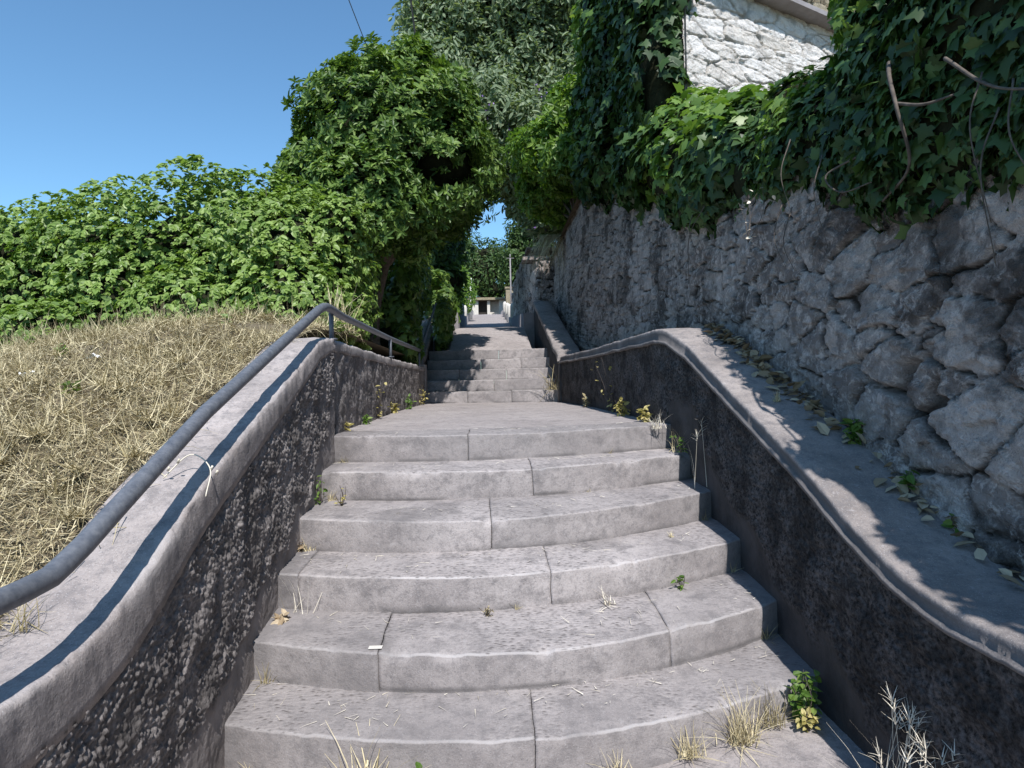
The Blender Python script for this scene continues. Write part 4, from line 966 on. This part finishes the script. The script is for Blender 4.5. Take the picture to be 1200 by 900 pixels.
scrap('small pale mortar patch on the edge of the second step', (-.435, float(nose(1, -.435)) + .03, .3445), .05, 'patch', None, True)

# ------------------------------------------------------------------ far end of the path
t = thing('gatehouse', 'small ochre gatehouse with dark doorway at the top of the path', 'house', (0, 36, 4.8))
G = Geo()
for a, b in ((-1.6, -.42), (.08, .24), (.75, 1.8)): G.box(a, b, 36, 36.4, 4.5, 5.92)
G.box(-1.6, 1.8, 36.4, 38, 4.5, 5.9); G.build('wall', M['bollard'], t, False)
G = Geo(); G.box(-1.8, 2.0, 35.8, 38.2, 5.93, 6.06); G.build('roof', M['ochre'], t, False)
G = Geo(); G.box(-.42, .08, 36.3, 36.38, 4.5, 5.92); G.build('doorway_shade', M['darkin'], t, False)  # near-black panel stands for the shade inside the open doorway
G = Geo(); G.box(.24, .75, 36.3, 36.38, 4.5, 5.3); G.build('gate', M['bollard'], t, False)
def bollard(x, y, h, lab, w=.14):
    G = Geo(); z = float(path_z(y)); ps = [(x, y, z), (x, y, z + h * .85), (x, y, z + h * .95), (x, y, z + h)]
    G.tube(ps, [w * .55, w * .5, w * .4, w * .1], 8); tag(G.build('stone_post', M['bollard']), lab, 'post', 'pale posts along the far path')
for i, y in enumerate((19.5, 22.3, 25, 28)):
    w = ['nearest', 'second', 'third', 'farthest'][i]
    bollard(-.72, y, .75, '%s pale stone post on the leafy edge of the far path' % w); bollard(.86, y + .6, .75, '%s pale stone post on the wall edge of the far path' % w, .2)
t = thing('lamp_pole', 'thin grey pole with a small crossbar by the old wall', 'pole', (1.0, 24, 3.4))
G = Geo(); G.tube([(.95, 24, 3.3), (.95, 24, 5.95)], [.034, .026], 8); G.build('pole', M['render'], t)
G = Geo(); G.tube([(.8, 24, 5.95), (1.1, 24, 5.95)], .012, 6); G.tube([(.95, 24, 5.94), (.95, 24, 6.1)], .02, 6); G.build('crossbar', M['render'], t)
G = Geo(); G.tube([(-.62, 26, 3.9), (-.62, 26, 5.55)], .08, 8); tag(G.build('white_pole', M['metal']), 'short white pole rising from the sunlit bush', 'pole')
G = Geo(); G.box(.86, 1.2, 27, 27.3, 3.9, 5.25); G.box(.82, 1.24, 26.96, 27.34, 5.25, 5.33); tag(G.build('gate_pillar', M['ochre'], None, False), 'ochre gate pillar beside the far path', 'pillar')
# cables
for (a, b, lab, r) in (((-1.9, 9.5, 8.2), (-1.1, 8.6, 5.15), 'cable slanting down into the laurel crown', .007), ((-1.35, 14, 11.2), (-1.15, 13.0, 8.05), 'cable running beside the grey-green tree', .012)):
    pass
def cable(pts, r, lab):
    G = Geo(); G.tube(smooth_path(pts, 10), r, 6); tag(G.build('cable', M['wire']), lab, 'cable', 'overhead cables')
cable([(-2.15, 7.2, 7.6), (-1.62, 7.95, 6.1), (-1.2, 8.7, 5.0)], .006, 'cable slanting down into the laurel crown')
cable([(-1.08, 8.2, 8.4), (-.96, 8.9, 6.75), (-.8, 9.5, 5.1)], .014, 'cable running down beside the grey-green tree')

# ------------------------------------------------------------------ light, sky, camera
SUN_EL, SUN_AZ = math.radians(52), math.radians(8.5)   # azimuth: degrees right of straight behind the camera
w = bpy.data.worlds.new('World'); SC.world = w; w.use_nodes = True
nt = w.node_tree; nt.nodes.clear()
sky = nt.nodes.new('ShaderNodeTexSky'); sky.sky_type = 'NISHITA'; sky.sun_disc = False
sky.sun_elevation = SUN_EL; sky.sun_rotation = math.pi - SUN_AZ
sky.altitude = 100; sky.air_density = 1.0; sky.dust_density = .3; sky.ozone_density = 1.5
bg = nt.nodes.new('ShaderNodeBackground'); bg.inputs[1].default_value = .128
out = nt.nodes.new('ShaderNodeOutputWorld'); L(nt, mix(nt, 1.0, sky.outputs[0], (.65, .9, .99), 'MULTIPLY'), bg.inputs[0]); nt.links.new(bg.outputs[0], out.inputs[0])
sd = bpy.data.lights.new('sun', 'SUN'); sd.energy = 4.1; sd.angle = math.radians(.55); sd.color = (1, .96, .925)
so = bpy.data.objects.new('sun', sd); COL.objects.link(so)
from mathutils import Vector, Matrix
to_sun = Vector((math.sin(SUN_AZ) * math.cos(SUN_EL), -math.cos(SUN_AZ) * math.cos(SUN_EL), math.sin(SUN_EL)))
so.rotation_euler = to_sun.to_track_quat('Z', 'Y').to_euler()

cd = bpy.data.cameras.new('camera'); co = bpy.data.objects.new('camera', cd); COL.objects.link(co)
cd.sensor_fit = 'HORIZONTAL'; cd.sensor_width = 36; cd.lens = 36 * 750 / 1200; cd.clip_end = 3000; cd.clip_start = .02
yaw, pit, rol = math.radians(2.2), math.radians(-.2), math.radians(1.2)
f = Vector((math.sin(yaw) * math.cos(pit), math.cos(yaw) * math.cos(pit), math.sin(pit)))
r = Vector((math.cos(yaw), -math.sin(yaw), 0)); u = r.cross(f)
r2 = math.cos(rol) * r - math.sin(rol) * u; u2 = math.cos(rol) * u + math.sin(rol) * r
co.matrix_world = Matrix(((r2.x, u2.x, -f.x, 0), (r2.y, u2.y, -f.y, 0), (r2.z, u2.z, -f.z, EYE), (0, 0, 0, 1)))
SC.camera = co
SC.render.engine = 'CYCLES'
SC.cycles.max_bounces = 6; SC.cycles.diffuse_bounces = 3; SC.cycles.transmission_bounces = 4; SC.cycles.use_denoising = True
vs = SC.view_settings; vs.view_transform = 'Standard'; vs.look = 'None'; vs.gamma = 1; vs.exposure = .6; vs.use_curve_mapping = False
